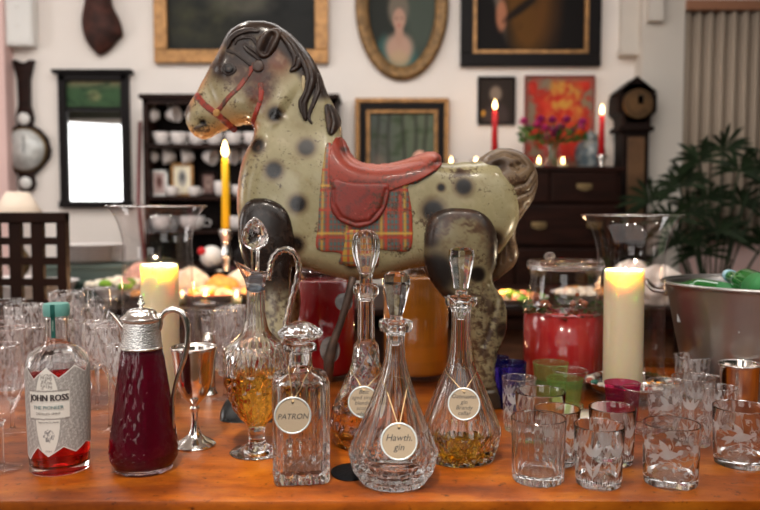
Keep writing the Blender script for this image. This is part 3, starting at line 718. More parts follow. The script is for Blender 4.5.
    frame(182, 11.5, 163, M['gilt'], 'small gilt picture frame on the lower dresser shelf', ((225, 215, 190), (150, 145, 140), (90, 90, 90)))
    frame(208, 8, 172, M['darkwood'], 'small dark frame on dresser shelf right of the gilt one', ((120, 95, 90), (150, 130, 120), (90, 70, 65)))
    def pot(px, hw, h, label, cat='cup', z=zs, c='china', Yp=Y0+.05, nm='china_cup'):
        x = at_y(px, 190, Yp).x; a = hw*s; hh = h*s
        f = thing(nm, label, cat, (x, Yp, z)); mk('body', *lathe(smooth_prof([(0, 0), (a*.6, 0), (a*.95, hh*.4), (a, hh), (a*.92, hh), (a*.8, hh*.4), (a*.4, .006), (0, .006)], 3), 22), M[c], f)
        mk('handle', *tube(spline([(a*.9, 0, hh*.8), (a*1.5, 0, hh*.7), (a*1.4, 0, hh*.3), (a*.8, 0, hh*.3)], 4), .003, 6), M[c], f)
    pot(172, 6, 9, 'small white cup in front of the gilt frame on shelf')
    pot(194, 6, 9, 'white cup between gilt and dark frames on shelf')
    pot(222, 8, 14, 'white jug on dresser shelf just left of yellow candle', 'jug', nm='milk_jug')
    pot(240, 8, 10, 'white cup on dresser shelf just right of yellow candle')
    for i, (px, hw) in enumerate(((160, 9), (192, 12), (238, 10))):
        pot(px, hw, 13, ['white cup low on dresser above the left hurricane vase', 'large white bowl low on dresser between hurricane vase and yellow candle', 'white cup low on dresser behind the horse shoulder'][i], z=Z(232)+.013, nm='china_bowl', cat='bowl')
dresser()
mk_poker = tag(mk('walking_stick', *tube([(at_y(137, 122, 4.9).x, 4.96, zof(122, 4.96)), (at_y(148, 195, 4.9).x, 4.7, zof(200, 4.7)), (at_y(160, 300, 4.5).x, 4.45, 0.01)], .012, 8), plain('reddish_stick', L(110, 45, 45), .4)), 'reddish walking stick leaning against the left end of dresser', 'walking stick')

# ---------------------------------------------------------------- palm by the window
def palm():
    Y = 4.2; s = Y/F; x0 = at_y(712, 300, Y).x
    t = thing('potted_palm', 'dark green fan palm in a pot in front of the curtain', 'plant', (x0, Y, 0))
    mk('pot', *lathe(smooth_prof([(0, 0), (.13, 0), (.15, .02), (.18, .34), (.19, .36), (.17, .36), (.15, .3), (0, .3)], 3), 32), plain('terracotta_dark', L(90, 50, 38), .6), t)
    r = random.Random(11); heads = [(735, 172), (700, 180), (668, 188), (720, 200), (690, 215), (745, 205), (660, 222), (760, 185), (712, 232), (675, 245), (735, 240), (780, 220), (757, 165), (650, 202), (728, 150), (700, 255), (765, 245), (682, 165)]
    gm = plain('palm_leaf', L(30, 42, 24), .55, var=.4, vscale=12, spec=.2)
    for i, (px, py) in enumerate(heads):
        q = at_y(px, py, Y); c = Vector((q.x-x0, r.uniform(-.25, .2), q.z))
        fr = mk('frond', *tube(spline([(r.uniform(-.05, .05), r.uniform(-.05, .05), .3), (c.x*.45, c.y*.4, .3+(c.z-.3)*.6), tuple(c)], 5), .006, 6), gm, t)
        a0 = math.atan2(c.x, .5); ps = []
        for j in range(11):
            a = (j-5)*.33+r.uniform(-.08, .08)+a0*.8; l = r.uniform(.15, .21); d = Vector((math.sin(a), r.uniform(-.35, .1), math.cos(a)*.9)).normalized(); sd = Vector((d.z, 0, -d.x)).normalized()*.012
            dr = Vector((0, -.01, -.05))
            ps.append(([c, c+d*l*.35+sd*.9, c+d*l*.7+sd+dr*.4, c+d*l+dr, c+d*l*.7-sd+dr*.4, c+d*l*.35-sd*.9], [(0, 1, 5), (1, 2, 4, 5), (2, 3, 4)]))
        o = mk('leaflets', *join(*ps), gm, fr, smooth=False); o.modifiers.new('t', 'SOLIDIFY').thickness = .0015
palm()

# ---------------------------------------------------------------- second table with food
def buffet():
    t = thing('buffet_table', 'long dark wooden buffet with brown panelled front behind the main table', 'table', (0, 3.0, 0))
    mk('tabletop', *bx(-2.6, 2.6, 0, .95, .73, .76, .006), M['darkwood'], t, smooth=False)
    mk('apron', *bx(-2.5, 2.5, .03, .06, .67, .73), M['darkwood'], t, smooth=False)
    pm = plain('brown_oak_panel', L(92, 58, 38), .5, var=.3, stretch=(1, 1, 8))
    for i in range(8): mk('front_panel', *bx(-2.45+i*.6125+.005, -2.45+(i+1)*.6125-.005, .12, .15, .12, .67, .004), pm, t, smooth=False)
    for x in (-2.5, -1.25, 0, 1.25, 2.5):
        for y in (.06, .88): mk('leg', *bx(x-.04, x+.04, y-.03, y+.04, 0, .73, .004), M['darkwood'], t, smooth=False)
buffet()
BZ = .761
def on_b(px, Y): return at_y(px, 280, Y).x
def dish(nm, px, Y, r, h, mat, label, cat, food=None, z=BZ):
    t = thing(nm, label, cat, (on_b(px, Y), Y, z))
    mk('dish', *lathe(smooth_prof([(0, 0), (r*.55, 0), (r*.6, .004), (r*.95, h), (r, h+.003), (r*.93, h), (r*.5, .009), (0, .009)], 3), 36), mat, t)
    return t
def lumps(parent, nm, n, r, z, mats, size, seed, kind='thing'):
    q = random.Random(seed); a = []
    for i in range(n):
        rr = r*math.sqrt(q.random()); th = q.random()*6.28; s_ = size*q.uniform(.7, 1.2)
        V, Fc = ball(s_, (rr*math.cos(th), rr*math.sin(th), z+s_*.6+(1-rr/r)*size*.8), 10, 7, (1, 1, .75))
        a.append(([(v[0], v[1], v[2]) for v in V], Fc, mats[i % len(mats)]))
    for m in mats:
        g = [(v, f) for v, f, mm in a if mm == m]
        if g: mk(nm, *join(*g), m, parent)['kind'] = 'stuff'
fm = {n_: plain(n_, L(*c), .6, var=.3, vscale=40, bump=.6, bscale=60) for n_, c in dict(salad_leaf=(110, 150, 40), ham=(220, 140, 110), bread=(215, 150, 85), orange_peel=(235, 120, 25), cream=(238, 220, 200), dark_berry=(70, 25, 30), rose=(230, 150, 145)).items()}
t = dish('food_platter', 510, 3.15, .16, .03, M['china'], 'white platter of salad and ham behind the horse tail', 'platter'); 
lumps(t, 'food', 40, .13, .012, [fm['salad_leaf'], fm['ham'], fm['bread']], .022, 1)
t = dish('food_platter', 585, 3.3, .15, .03, M['china'], 'white platter of bread behind the lidded drinks jar', 'platter'); lumps(t, 'food', 30, .11, .012, [fm['bread'], fm['cream']], .024, 2)
t = dish('food_platter', 213, 3.2, .15, .04, M['china'], 'platter of orange fruit behind the cut glass ewer', 'platter'); lumps(t, 'food', 22, .09, .016, [fm['orange_peel'], fm['ham']], .03, 3)
t = dish('food_platter', 268, 3.3, .15, .03, M['china'], 'white platter of bread rolls behind the ewer handle', 'platter'); lumps(t, 'food', 24, .1, .012, [fm['bread'], fm['cream']], .03, 4)
t = dish('food_platter', 160, 3.25, .14, .03, M['china'], 'platter of pastries behind the left hurricane candle', 'platter'); lumps(t, 'food', 26, .1, .012, [fm['ham'], fm['cream'], fm['bread']], .027, 5)
t = dish('dark_bowl', 230, 3.62, .13, .1, M['blackframe'], 'black bowl below the yellow candle', 'bowl'); lumps(t, 'food', 14, .08, .06, [fm['dark_berry'], fm['cream']], .03, 6)
t = dish('dark_bowl', 185, 3.6, .12, .09, M['blackframe'], 'black bowl seen through the left hurricane vase', 'bowl'); lumps(t, 'food', 14, .08, .05, [fm['dark_berry'], fm['rose']], .03, 7)
for i, Yp in enumerate((3.55,)):
    for j in range(7):
        o = dish('dinner_plate', 92, 3.6, .16, .014, M['china'], 'white dinner plate, number %s up in the stack right of the lattice chair' % ['one', 'two', 'three', 'four', 'five', 'six', 'seven'][j], 'plate', z=BZ+.141+j*.0115); o['group'] = 'stacked dinner plates'
def small_lights():  # tealights added to brighten the buffet clutter with candle glow
    for px, Y_, lab in ((236, 3.12, 'added lit tealight on buffet behind the ewer spout'), (205, 3.1, 'added lit tealight on the buffet left of the ewer'), (182, 3.14, 'added lit tealight on buffet right of the left candle vase'), (276, 3.1, 'added lit tealight on buffet behind the ewer rope handle'), (505, 3.12, 'added lit tealight on buffet in front of the salad platter')):
        tealight_at(px, lab, Y_)
def tealight_at(px, label, Y):
    t = thing('tealight', label, 'tealight', (on_b(px, Y), Y, BZ))
    mk('glass_cup', *lathe([(0, 0), (.022, 0), (.03, .05), (.028, .05), (.02, .004), (0, .004)], 20), M['thinv'], t)
    mk('wax', *lathe([(0, .005), (.019, .005), (.02, .026), (0, .026)], 16), M['wax'], t); flame(t, .028, 1.0)
    l = bpy.data.lights.new('added_tealight_glow', 'POINT'); l.energy = 1.1; l.color = (1, .6, .3); l.shadow_soft_size = .02
    o = bpy.data.objects.new('added_tealight_glow', l); C.objects.link(o); o.location = (on_b(px, Y), Y-.0, BZ+.085)
small_lights()
def loaf(px, Y, label, w, h, c, seed, z=BZ):
    V, Fc = ball(1, (0, 0, 0), 28, 16); q = [(x*w*(1+.06*math.sin(5*y+seed)), y*w*.6, max(0, (zz+.6)*h*.62*(1+.05*math.sin(6*x+seed)))) for x, y, zz in V]
    o = mk('cheese_round', q, Fc, plain('cream_food_%d' % seed, L(*c), .6, var=.2, vscale=30, bump=.4), loc=(on_b(px, Y), Y, z)); tag(o, label, 'food')
loaf(190, 3.45, 'cream coloured round cheese on buffet behind the left candle vase', .09, .13, (240, 214, 186), 1)
loaf(250, 3.5, 'tall cream cheese on buffet behind the ewer neck', .11, .13, (242, 218, 190), 2)
loaf(222, 3.4, 'orange-rinded cheese on buffet behind the fruit platter', .08, .1, (235, 150, 70), 3)
loaf(146, 3.5, 'pink iced cake on buffet behind the left candle vase', .11, .15, (226, 170, 150), 4)
loaf(280, 3.6, 'golden loaf on the buffet behind the rope handle', .12, .12, (214, 150, 90), 5)
t = thing('plate_box', 'grey-green storage box holding up the plate stack', 'box', (on_b(92, 3.6), 3.6, BZ)); gb = plain('grey_green_card', L(84, 96, 90), .6)
mk('box', *bx(-.2, .2, -.13, .13, 0, .12, .006), gb, t, smooth=False); mk('lid', *bx(-.205, .205, -.135, .135, .115, .14, .006), gb, t, smooth=False)
t = thing('green_box', 'dark green oblong box in front of the plate stack', 'box', (on_b(84, 3.35), 3.35, BZ)); gm_ = plain('dark_green', L(50, 66, 58), .6)
mk('box', *bx(-.17, .17, -.05, .05, 0, .06, .006), gm_, t, smooth=False); mk('lid', *bx(-.175, .175, -.055, .055, .055, .075, .006), gm_, t, smooth=False)
t = thing('flower_posy', 'posy of pink and cream blooms beside the plate stack', 'flowers', (on_b(116, 3.3), 3.3, BZ))
mk('bowl', *lathe(smooth_prof([(0, 0), (.05, 0), (.09, .04), (.1, .06), (.09, .06), (0, .03)], 3), 28), M['china'], t); lumps(t, 'blooms', 36, .11, .05, [fm['rose'], fm['cream'], fm['salad_leaf']], .024, 8)
def napkin(px, Y, label, w=.1, h=.09, seed=1):
    t = None; q = random.Random(seed); V, Fc = ball(1, (0, 0, 0), 36, 22)
    V2 = []
    for x, y, z in V:
        a = math.atan2(y, x); f = 1+.22*math.sin(5*a+2*z+seed)+.12*math.sin(9*a-3*z)+.1*math.sin(7*z+seed*2)
        V2.append((x*w*f, y*w*.7*f, max(0, (z+.8)*h*(1+.1*math.sin(4*a)))))
    o = mk('linen_napkin', V2, Fc, plain('linen_%d' % seed, L(232, 216, 205), .9, bump=.4), loc=(on_b(px, Y), Y, BZ)); tag(o, label, 'napkin'); return o
napkin(660, 3.1, 'crumpled white linen napkin right of the tall candle vase', .1, .085, 1)
napkin(632, 3.25, 'crumpled white linen seen through the right hurricane vase', .1, .09, 3)
t = thing('white_bauble', 'white and red glossy round ornament left of the yellow candle', 'ornament', (on_b(212, 3.72), 3.72, BZ+.0))
mk('ball', *ball(.055, (0, 0, .16), 24, 16), M['white'], t); mk('ball', *ball(.02, (-.04, -.04, .19), 14, 10), M['waxred'], t); mk('stand', *lathe([(0, 0), (.05, 0), (.012, .02), (.012, .11), (.03, .115), (0, .115)], 20), M['darkmetal'], t)
taper(225, 158, 232, 262, 3.55, M['waxyellow'], 'tall yellow taper candle in a silver holder left of the horse neck', 1.3, 4.0, BZ)
t = thing('wine_bottle', 'dark wine bottle beside the yellow candle', 'bottle', (on_b(243, 3.75), 3.75, BZ))
mk('body', *lathe(smooth_prof([(0, 0), (.036, 0), (.038, .02), (.038, .16), (.03, .19), (.014, .22), (.013, .27), (0, .27)], 4), 24), M['blackframe'], t)
for i, (px, Y, lab) in enumerate(((22, 3.12, 'white bowl seen through lattice chair back'), (8, 3.4, 'white dish seen through the far left of lattice chair'), (50, 3.28, 'white cup dish seen beside right post of lattice chair'))):
    t = dish('china_bowl', px, Y, .12, .08, M['china'], lab, 'bowl')
# ---------------------------------------------------------------- main table
def main_table():
    yf, yb, w2 = 1.0, 1.87, 1.55
    t = thing('serving_table', 'long polished orange-brown wooden serving table in the foreground', 'table', (0, yf, 0))
    mk('tabletop', *bx(-w2, w2, 0, yb-yf, TZ-.028, TZ, .005), M['table'], t, sharp=40)
    mk('apron', *bx(-w2+.03, w2-.03, .012, .035, TZ-.14, TZ-.028, .002), M['table'], t, smooth=False)
    mk('apron', *bx(-w2+.03, w2-.03, yb-yf-.035, yb-yf-.012, TZ-.14, TZ-.028, .002), M['table'], t, smooth=False)
    for x in (-w2+.1, w2-.1):
        for y in (.08, yb-yf-.08): mk('leg', *shift(lathe(smooth_prof([(0, 0), (.02, 0), (.035, .04), (.025, .1), (.04, .5), (.028, .54), (.045, .58), (.045, TZ-.03), (0, TZ-.03)], 4), 24), (x, y, 0)), M['table'], t)
main_table()

# ---------------------------------------------------------------- the pressed-steel toy horse
YM = 1.56                                       # the plane where its two halves meet
def D(pts, h):                                  # a point seen on a surface h in front of the mid plane, moved to mid plane pixels
    k = 1-h/YM; return [(380+(x-380)*k, 210+(y-210)*k) for x, y in pts]
def rs_poly(pts, n=5):
    P = [np.array(p, float) for p in pts]; m = len(P); out = []
    for i in range(m):
        a, b, c, d = P[i-1], P[i], P[(i+1) % m], P[(i+2) % m]
        for k in range(n):
            t = k/n; out.append(.5*((2*b)+(-a+c)*t+(2*a-5*b+4*c-d)*t*t+(-a+3*b-3*c+d)*t**3))
    return np.array(out)
def sdist(X, Y, P):
    x = X.ravel(); y = Y.ravel(); n = len(P); best = np.full(x.shape, 1e9); bxx = x.copy(); byy = y.copy(); ins = np.zeros(x.shape, bool)
    for i in range(n):
        a = P[i]; b = P[(i+1) % n]; d = b-a; L2 = max(d@d, 1e-12)
        t = np.clip(((x-a[0])*d[0]+(y-a[1])*d[1])/L2, 0, 1); qx = a[0]+t*d[0]; qy = a[1]+t*d[1]
        ds = (x-qx)**2+(y-qy)**2; m = ds < best; best[m] = ds[m]; bxx[m] = qx[m]; byy[m] = qy[m]
        c = ((a[1] > y) != (b[1] > y)) & (x < (b[0]-a[0])*(y-a[1])/(b[1]-a[1]+1e-12)+a[0]); ins ^= c
    sd = np.sqrt(best)*np.where(ins, 1, -1)
    return sd.reshape(X.shape), bxx.reshape(X.shape), byy.reshape(X.shape)
def inflate(mask, Lc, it=220):
    u = np.zeros(mask.shape); ii, jj = np.indices(mask.shape); a = Lc*Lc; w = 1.88
    for k in range(it):
        for par in (0, 1):
            s = np.zeros_like(u); s[1:] += u[:-1]; s[:-1] += u[1:]; s[:, 1:] += u[:, :-1]; s[:, :-1] += u[:, 1:]
            new = (1+a*s)/(1+4*a); m = mask & ((ii+jj) % 2 == par)
            u[m] += w*(new[m]-u[m])
    return np.clip(u, 0, 1)
def shell(poly, cell, Lp, Wf, bump=None, base=None, skirt=.0015):
    """half thickness field over a closed outline in mid-plane pixels. base: function giving the surface it lies on"""
    P = rs_poly(poly, 4); x0, y0 = P.min(0)-2*cell; x1, y1 = P.max(0)+2*cell
    xs = np.arange(x0, x1, cell); ys = np.arange(y0, y1, cell); X, Y = np.meshgrid(xs, ys)
    sd, qx, qy = sdist(X, Y, P); mask = sd > 0
    u = inflate(mask, Lp/cell); h = Wf(X, Y)*np.sqrt(np.clip(1-(1-u)**2, 0, 1))
    if bump is not None: h = h+bump(X, Y)*np.clip(u*2.2, 0, 1)
    X = np.where(mask, X, qx); Y = np.where(mask, Y, qy); h = np.where(mask, h, 0)
    if base is not None: h = base(X, Y)+np.where(mask, h, -skirt)
    return dict(X=X, Y=Y, h=h, mask=mask, xs=xs, ys=ys)
def lookup(S):
    def f(x, y):
        xs, ys, h = S['xs'], S['ys'], S['h']; c = xs[1]-xs[0]
        i = np.clip((x-xs[0])/c, 0, len(xs)-1.001); j = np.clip((y-ys[0])/c, 0, len(ys)-1.001)
        i0 = i.astype(int); j0 = j.astype(int); a = i-i0; b = j-j0
        return (h[j0, i0]*(1-a)+h[j0, i0+1]*a)*(1-b)+(h[j0+1, i0]*(1-a)+h[j0+1, i0+1]*a)*b
    return f
def shell_mesh(S, org, yc=None, both=True, colf=None, mirror=False):
    """both halves; yc(X,Y): offset of this piece's own middle from the horse's mid plane"""
    m = S['mask']; c = m[:-1, :-1] | m[1:, :-1] | m[:-1, 1:] | m[1:, 1:]
    use = np.zeros(m.shape, bool); use[:-1, :-1] |= c; use[1:, :-1] |= c; use[:-1, 1:] |= c; use[1:, 1:] |= c
    idx = -np.ones(m.shape, int); idx[use] = np.arange(use.sum()); X = S['X'][use]; Y = S['Y'][use]; h = S['h'][use]; inside = (m & use)[use]
    u = (X-380)/F; v = -(Y-255)/F; dy = cp+v*sp; t = YM/dy; wx = u*t; wz = CZ+(-sp+v*cp)*t
    off = yc(X, Y) if yc is not None else np.zeros_like(X)
    if mirror: off = -off
    Vf = np.stack([wx, YM+off-h, wz], 1)-np.array(org)
    j, i = np.nonzero(c); q = np.stack([idx[j, i], idx[j+1, i], idx[j+1, i+1], idx[j, i+1]], 1)
    cols = colf(X, Y) if colf else None
    if both:
        n = len(Vf); Vb = np.stack([wx, YM+off+h, wz], 1)-np.array(org)
        back = np.arange(n)+n; on = (~inside) & (S.get('weld', True)); back[on] = np.arange(n)[on]
        V = np.concatenate([Vf, Vb]); q2 = back[q][:, ::-1]
        Q = np.concatenate([q, q2]); cols = np.concatenate([cols, cols]) if cols is not None else None
        usedv = np.zeros(len(V), bool); usedv[Q.ravel()] = True; rm = -np.ones(len(V), int); rm[usedv] = np.arange(usedv.sum())
        V = V[usedv]; Q = rm[Q]; cols = cols[usedv] if cols is not None else None
        return V, Q.tolist(), cols
    return Vf, q.tolist(), cols
def bl(x, y, cx, cy, rx, ry=None, ang=0):       # soft bump
    ry = ry or rx; dx = x-cx; dy = y-cy; c, s = math.cos(ang), math.sin(ang)
    return np.exp(-(((dx*c+dy*s)/rx)**2+((-dx*s+dy*c)/ry)**2))
def seg(x, y, pts):                              # distance to a polyline
    best = np.full(x.shape, 1e9)
    for a, b in zip(pts[:-1], pts[1:]):
        dx, dy = b[0]-a[0], b[1]-a[1]; t = np.clip(((x-a[0])*dx+(y-a[1])*dy)/(dx*dx+dy*dy+1e-9), 0, 1)
        best = np.minimum(best, np.hypot(x-a[0]-t*dx, y-a[1]-t*dy))
    return best
def ss(a, b, x): t = np.clip((x-a)/(b-a), 0, 1); return t*t*(3-2*t)
def lerpc(c, col, m): m = np.clip(m, 0, 1)[:, None]; return c*(1-m)+np.array(col, float)*m
OLIVE = (158, 149, 115); DARK = (48, 38, 34); MANE = (46, 33, 28)

BODY = [(255, 21.5), (243, 24), (230, 32), (223, 44), (218.5, 54), (208, 72), (199, 89), (189, 105), (186, 113), (187, 124), (192, 133), (200, 138.5), (207, 138.5), (214, 135), (229, 128), (243, 124.2), (251, 124.5), (255.5, 130), (254, 140), (248.5, 150), (244, 162), (241, 178), (239.5, 196), (240, 215), (244, 235), (256, 252), (275, 262), (300.6, 267), (315, 270), (330, 274.5), (347, 279), (359, 280), (386, 277), (406, 269), (424, 266), (440, 268), (462, 268), (485, 262), (502, 248), (514, 228), (518, 205), (514, 182), (500, 167), (485, 161), (474, 162), (458, 163), (441, 163.5), (430, 158), (406, 163), (383, 167), (362, 165), (352, 160), (346, 150), (342.5, 139), (341, 126), (335, 108), (327, 92), (322, 77.5), (313.5, 60), (302, 45), (287.5, 32), (272, 23.5)]
def W_body(x, y):
    w = .088*np.ones_like(x)
    head = ss(275, 215, x)*ss(165, 120, y)+0*x
    neck = ss(200, 110, y)*ss(360, 330, x)
    w = w-.034*neck*ss(205, 130, y); w = w-.008*ss(120, 60, y)*ss(340, 300, x)
    w = w-.022*ss(240, 190, x)*ss(150, 130, y)
    return w
def bump_body(x, y):
    b = .010*bl(x, y, 243, 105, 20, 17)            # cheek
    b += .006*bl(x, y, 226, 70, 14, 8, .9)         # brow
    b -= .004*bl(x, y, 215, 98, 16, 5, 1.1)
    b += .005*bl(x, y, 200, 116, 9, 8)
    b -= .006*bl(x, y, 206.5, 123.5, 2.4, 1.8)     # mouth corner pit
    b += .004*bl(x, y, 196, 131, 7, 4)
    b -= .003*np.exp(-(seg(x, y, [(193, 131), (200, 127), (207, 124)])/1.3)**2)
    b += .004*bl(x, y, 191, 113, 4, 5); b -= .004*bl(x, y, 190, 112, 1.8, 2.5, .6)   # nostril
    b += .008*bl(x, y, 276, 150, 22, 30, .3)       # shoulder muscle
    b += .006*bl(x, y, 283, 108, 7, 20, .5); b -= .004*bl(x, y, 291, 112, 5, 18, .5)
    b += .004*bl(x, y, 300, 215, 16, 40)
    b += .010*bl(x, y, 470, 215, 34, 34)
    b += .0025*bl(x, y, 285, 120, 6, 3, .6)+.0025*bl(x, y, 278, 128, 8, 3, -.5)
    b += .0003*np.sin(x*.11+2*np.sin(y*.05))*np.sin(y*.1+1.3)
    return b
def nz2(x, y, sc, sd):
    r = np.random.RandomState(sd); o = 0
    for k_ in range(5):
        a = r.rand()*6.28; f = sc*1.7**k_; p = r.rand(4)*6.28
        o = o+np.sin(f*(x*math.cos(a)+y*math.sin(a))+p[0]+1.7*np.sin(f*.6*(y*math.cos(a)-x*math.sin(a))+p[1]))/1.25**k_
    return o/2.2
def col_body(x, y):
    c = np.ones((len(x), 3))*np.array(OLIVE, float)
    c = lerpc(c, (158, 148, 118), ss(150, 60, y)*.5)
    # airbrushed orange-pink on the forehead ridge, jaw and chest edge
    c = lerpc(c, (196, 128, 84), np.exp(-(seg(x, y, [(222, 46), (208, 72), (188, 106)])/7)**2)*.85)
    c = lerpc(c, (216, 150, 92), np.exp(-(seg(x, y, [(190, 133), (202, 138), (228, 128), (250, 124)])/7)**2)*.8)
    c = lerpc(c, (190, 92, 60), np.exp(-(seg(x, y, [(257, 128), (249, 150), (242, 175), (240, 210)])/5)**2)*.8)
    c = lerpc(c, (205, 140, 95), bl(x, y, 225, 112, 14, 8)*.35)
    # brown overspray round the eye, cheek, behind the ear
    c = lerpc(c, (44, 27, 19), bl(x, y, 231, 69, 17, 13)*1.8)
    c = lerpc(c, (42, 24, 16), np.exp(-(seg(x, y, [(244, 50), (258, 64), (263, 88)])/13)**2)*2.0*(.8+.35*nz2(x, y, .4, 61)))
    c = lerpc(c, (78, 28, 12), bl(x, y, 263, 93, 9, 18)*1.5*(.8+.4*nz2(x, y, .5, 62))); c = lerpc(c, (104, 58, 30), bl(x, y, 281, 62, 13, 16)*1.4)
    c = lerpc(c, (80, 54, 40), bl(x, y, 246, 80, 13, 11)*1.3)
    c = lerpc(c, (100, 82, 76), bl(x, y, 190, 114, 4, 9)*.7)
    # scuffs
    n = nz2(x, y, .5, 3); c = lerpc(c, (96, 74, 50), ss(.95, 1.5, n)*.75); n = nz2(x, y, .12, 77); c = lerpc(c, (134, 118, 84), ss(.2, 1.4, n)*.45); c = lerpc(c, (190, 178, 150), ss(.3, 1.3, -n)*.35)
    n = nz2(x, y, .9, 9); reg = np.clip(bl(x, y, 215, 100, 24, 26)+bl(x, y, 255, 215, 22, 45)+.18, 0, 1)
    c = lerpc(c, (72, 54, 42), ss(.9, 1.4, n)*reg*.9)
    # spots
    for a, b, r_ in ((275, 114, 6.5), (307, 148, 7), (258, 146, 6.5), (276, 171, 7), (299.5, 204, 7), (297, 244, 7), (462, 187, 7), (459, 173, 3), (440, 188, 3.2), (432, 211, 9), (493, 240, 8), (352, 262, 5), (288, 252, 8)):
        for px, py in D([(a, b)], .06):
            d = np.hypot(x-px, (y-py))/r_; c = lerpc(c, (86, 66, 46), ss(2.0, 1.1, d)*.55); c = lerpc(c, (16, 9, 7), ss(1.35, .6, d))
    # dark mane paint along the crest and poll
    c = lerpc(c, MANE, ss(17, 7, seg(x, y, [(232, 38), (246, 30), (268, 30), (286, 42), (300, 56), (314, 76), (322, 90)])))
    c = lerpc(c, (8, 6, 6), bl(x, y, 206.5, 124, 3, 2.4)*1.6); c = lerpc(c, (24, 16, 14), np.exp(-(seg(x, y, [(196, 131), (200, 129), (206, 128), (212, 126)])/1.6)**2)*.9*(nz2(x, y, .8, 2) > -.5)); c = lerpc(c, (60, 40, 34), bl(x, y, 189.5, 109, 3, 3.5)*1.2)
    return lin(c)
P0 = on_plane(380, 412); HX = at_y(370, 300, YM).x
ORG = (HX, YM, TZ)
horse = thing('toy_rocking_horse', 'large old pressed-steel dapple toy horse with a red saddle, chipped cream and brown paint', 'toy horse', ORG)
hpaint = colmat('old_horse_paint', .25, .1, speck=.85, bump=.2, spec=.4)
plainpaint = colmat('glossy_tin_paint', .36, .05, speck=.8, bump=.2, spec=.35)
SB = shell(BODY, 1.15, 15, W_body, bump_body)
HB = lookup(SB)
V, Q, cc = shell_mesh(SB, ORG, colf=col_body); mk('body', V, Q, hpaint, horse, cols=cc)
def overlay(name, pts, t, col, mat=None, h=0, cell=.9, Lp=3, parent=horse, bump=None, under=.0, resample=True):
    S = shell(D(pts, h), cell, Lp, lambda x, y: t*np.ones_like(x), bump, base=HB); S['weld'] = False
    colf = col if callable(col) else (lambda x, y: lin(np.ones((len(x), 3))*np.array(col, float)))
    a = shell_mesh(S, ORG, colf=colf, both=False)
    Vf, q, cc = a; Vb = Vf.copy(); Vb[:, 1] = -Vf[:, 1]
    use = np.zeros(len(Vf), bool); use[np.array(q).ravel()] = True; rm = np.cumsum(use)-1
    q = rm[np.array(q)]; Vf = Vf[use]; Vb = Vb[use]; cc = cc[use]
    mk(name, Vb, q[:, ::-1].tolist(), mat or plainpaint, parent, cols=cc)      # the same on the far side
    return mk(name, Vf, q.tolist(), mat or plainpaint, parent, cols=cc)
def strip(pts, w):                               # outline of a strap that follows a polyline
    P = [np.array(p, float) for p in pts]; Lf = []; Rt = []
    for i in range(len(P)):
        d = P[min(i+1, len(P)-1)]-P[max(i-1, 0)]; d = d/np.linalg.norm(d); nrm = np.array([-d[1], d[0]]); Lf.append(P[i]+nrm*w/2); Rt.append(P[i]-nrm*w/2)
    return [tuple(p) for p in Lf+Rt[::-1]]
def speckle(rgb, dark, amt=.5, sd=1, sc=.6, lo=.8):
    def f(x, y):
        c = np.ones((len(x), 3))*np.array(rgb, float); n = nz2(x, y, sc, sd); return lin(lerpc(c, dark, ss(lo, lo+.5, n)*amt))
    return f
# blanket: red, yellow and teal tartan
def col_plaid(x, y):
    c = np.ones((len(x), 3))*np.array((92, 88, 84), float)
    r = lambda q, per, ph, w: np.exp(-((((q-ph) % per)-per/2)/w)**2)
    n = nz2(x, y, .7, 5)
    c = lerpc(c, (56, 110, 112), (r(x, 3.6, 1, .9)*r(y, 5.2, 0, 1.6))*.95)
    c = lerpc(c, (164, 66, 46), (r(x, 3.6, 2.8, .5))*.5); c = lerpc(c, (164, 64, 44), (r(y, 5.2, 2.6, .6))*.55)
    for vx, wv, cl in ((320.5, 1.9, (176, 60, 42)), (326, 1.6, (186, 144, 62)), (331, 1.5, (178, 60, 40)), (352, 1.6, (178, 60, 40)), (349, 1.5, (186, 144, 62)), (385, 1.6, (178, 60, 40)), (381, 1.6, (186, 144, 62)), (403, 1.7, (186, 144, 62)), (409, 2.2, (178, 58, 40)), (399, 1.6, (178, 60, 40))):
        c = lerpc(c, cl, np.exp(-(((x-vx-.02*(y-200)*(vx-365)/40)/wv)**2)*1.3)*.95)
    for hy, wv, cl in ((172, 1.4, (178, 60, 40)), (187, 1.4, (208, 164, 70)), (191, 1.4, (178, 60, 40)), (210, 1.5, (178, 60, 40)), (232, 1.5, (208, 164, 70)), (236, 1.6, (180, 60, 40)), (250, 2.2, (178, 60, 40))):
        c = lerpc(c, cl, np.exp(-((y-hy)/wv)**2*1.3)*.9)
    return lin(lerpc(c, (70, 48, 38), ss(.9, 1.4, n)*.6))
bk = overlay('saddle_blanket', [(327, 142), (338, 150), (352, 166), (380, 170), (410, 168), (432, 164), (438, 170), (416, 184), (408, 186), (412, 215), (411, 248), (396, 251), (378, 250), (379, 264), (372, 268), (340, 264), (341, 253), (317.5, 249), (318.5, 225), (320.5, 190), (323.5, 162)], .0035, col_plaid, h=.075, cell=.8, Lp=2)
def col_fringe(x, y):
    c = np.ones((len(x), 3))*np.array((176, 136, 52), float); c = lerpc(c, (176, 60, 42), (np.sin(x*1.1) > .2)*.8*1.0); c = lerpc(c, (80, 104, 108), (np.sin(y*.9) > .6)*.5); return lin(c)
overlay('blanket_fringe', [(346, 232), (356, 229), (372, 236), (378, 250), (378, 265), (368, 268), (345, 264), (341, 258), (344, 246)], .006, col_fringe, h=.08, cell=.8, Lp=2, parent=bk)
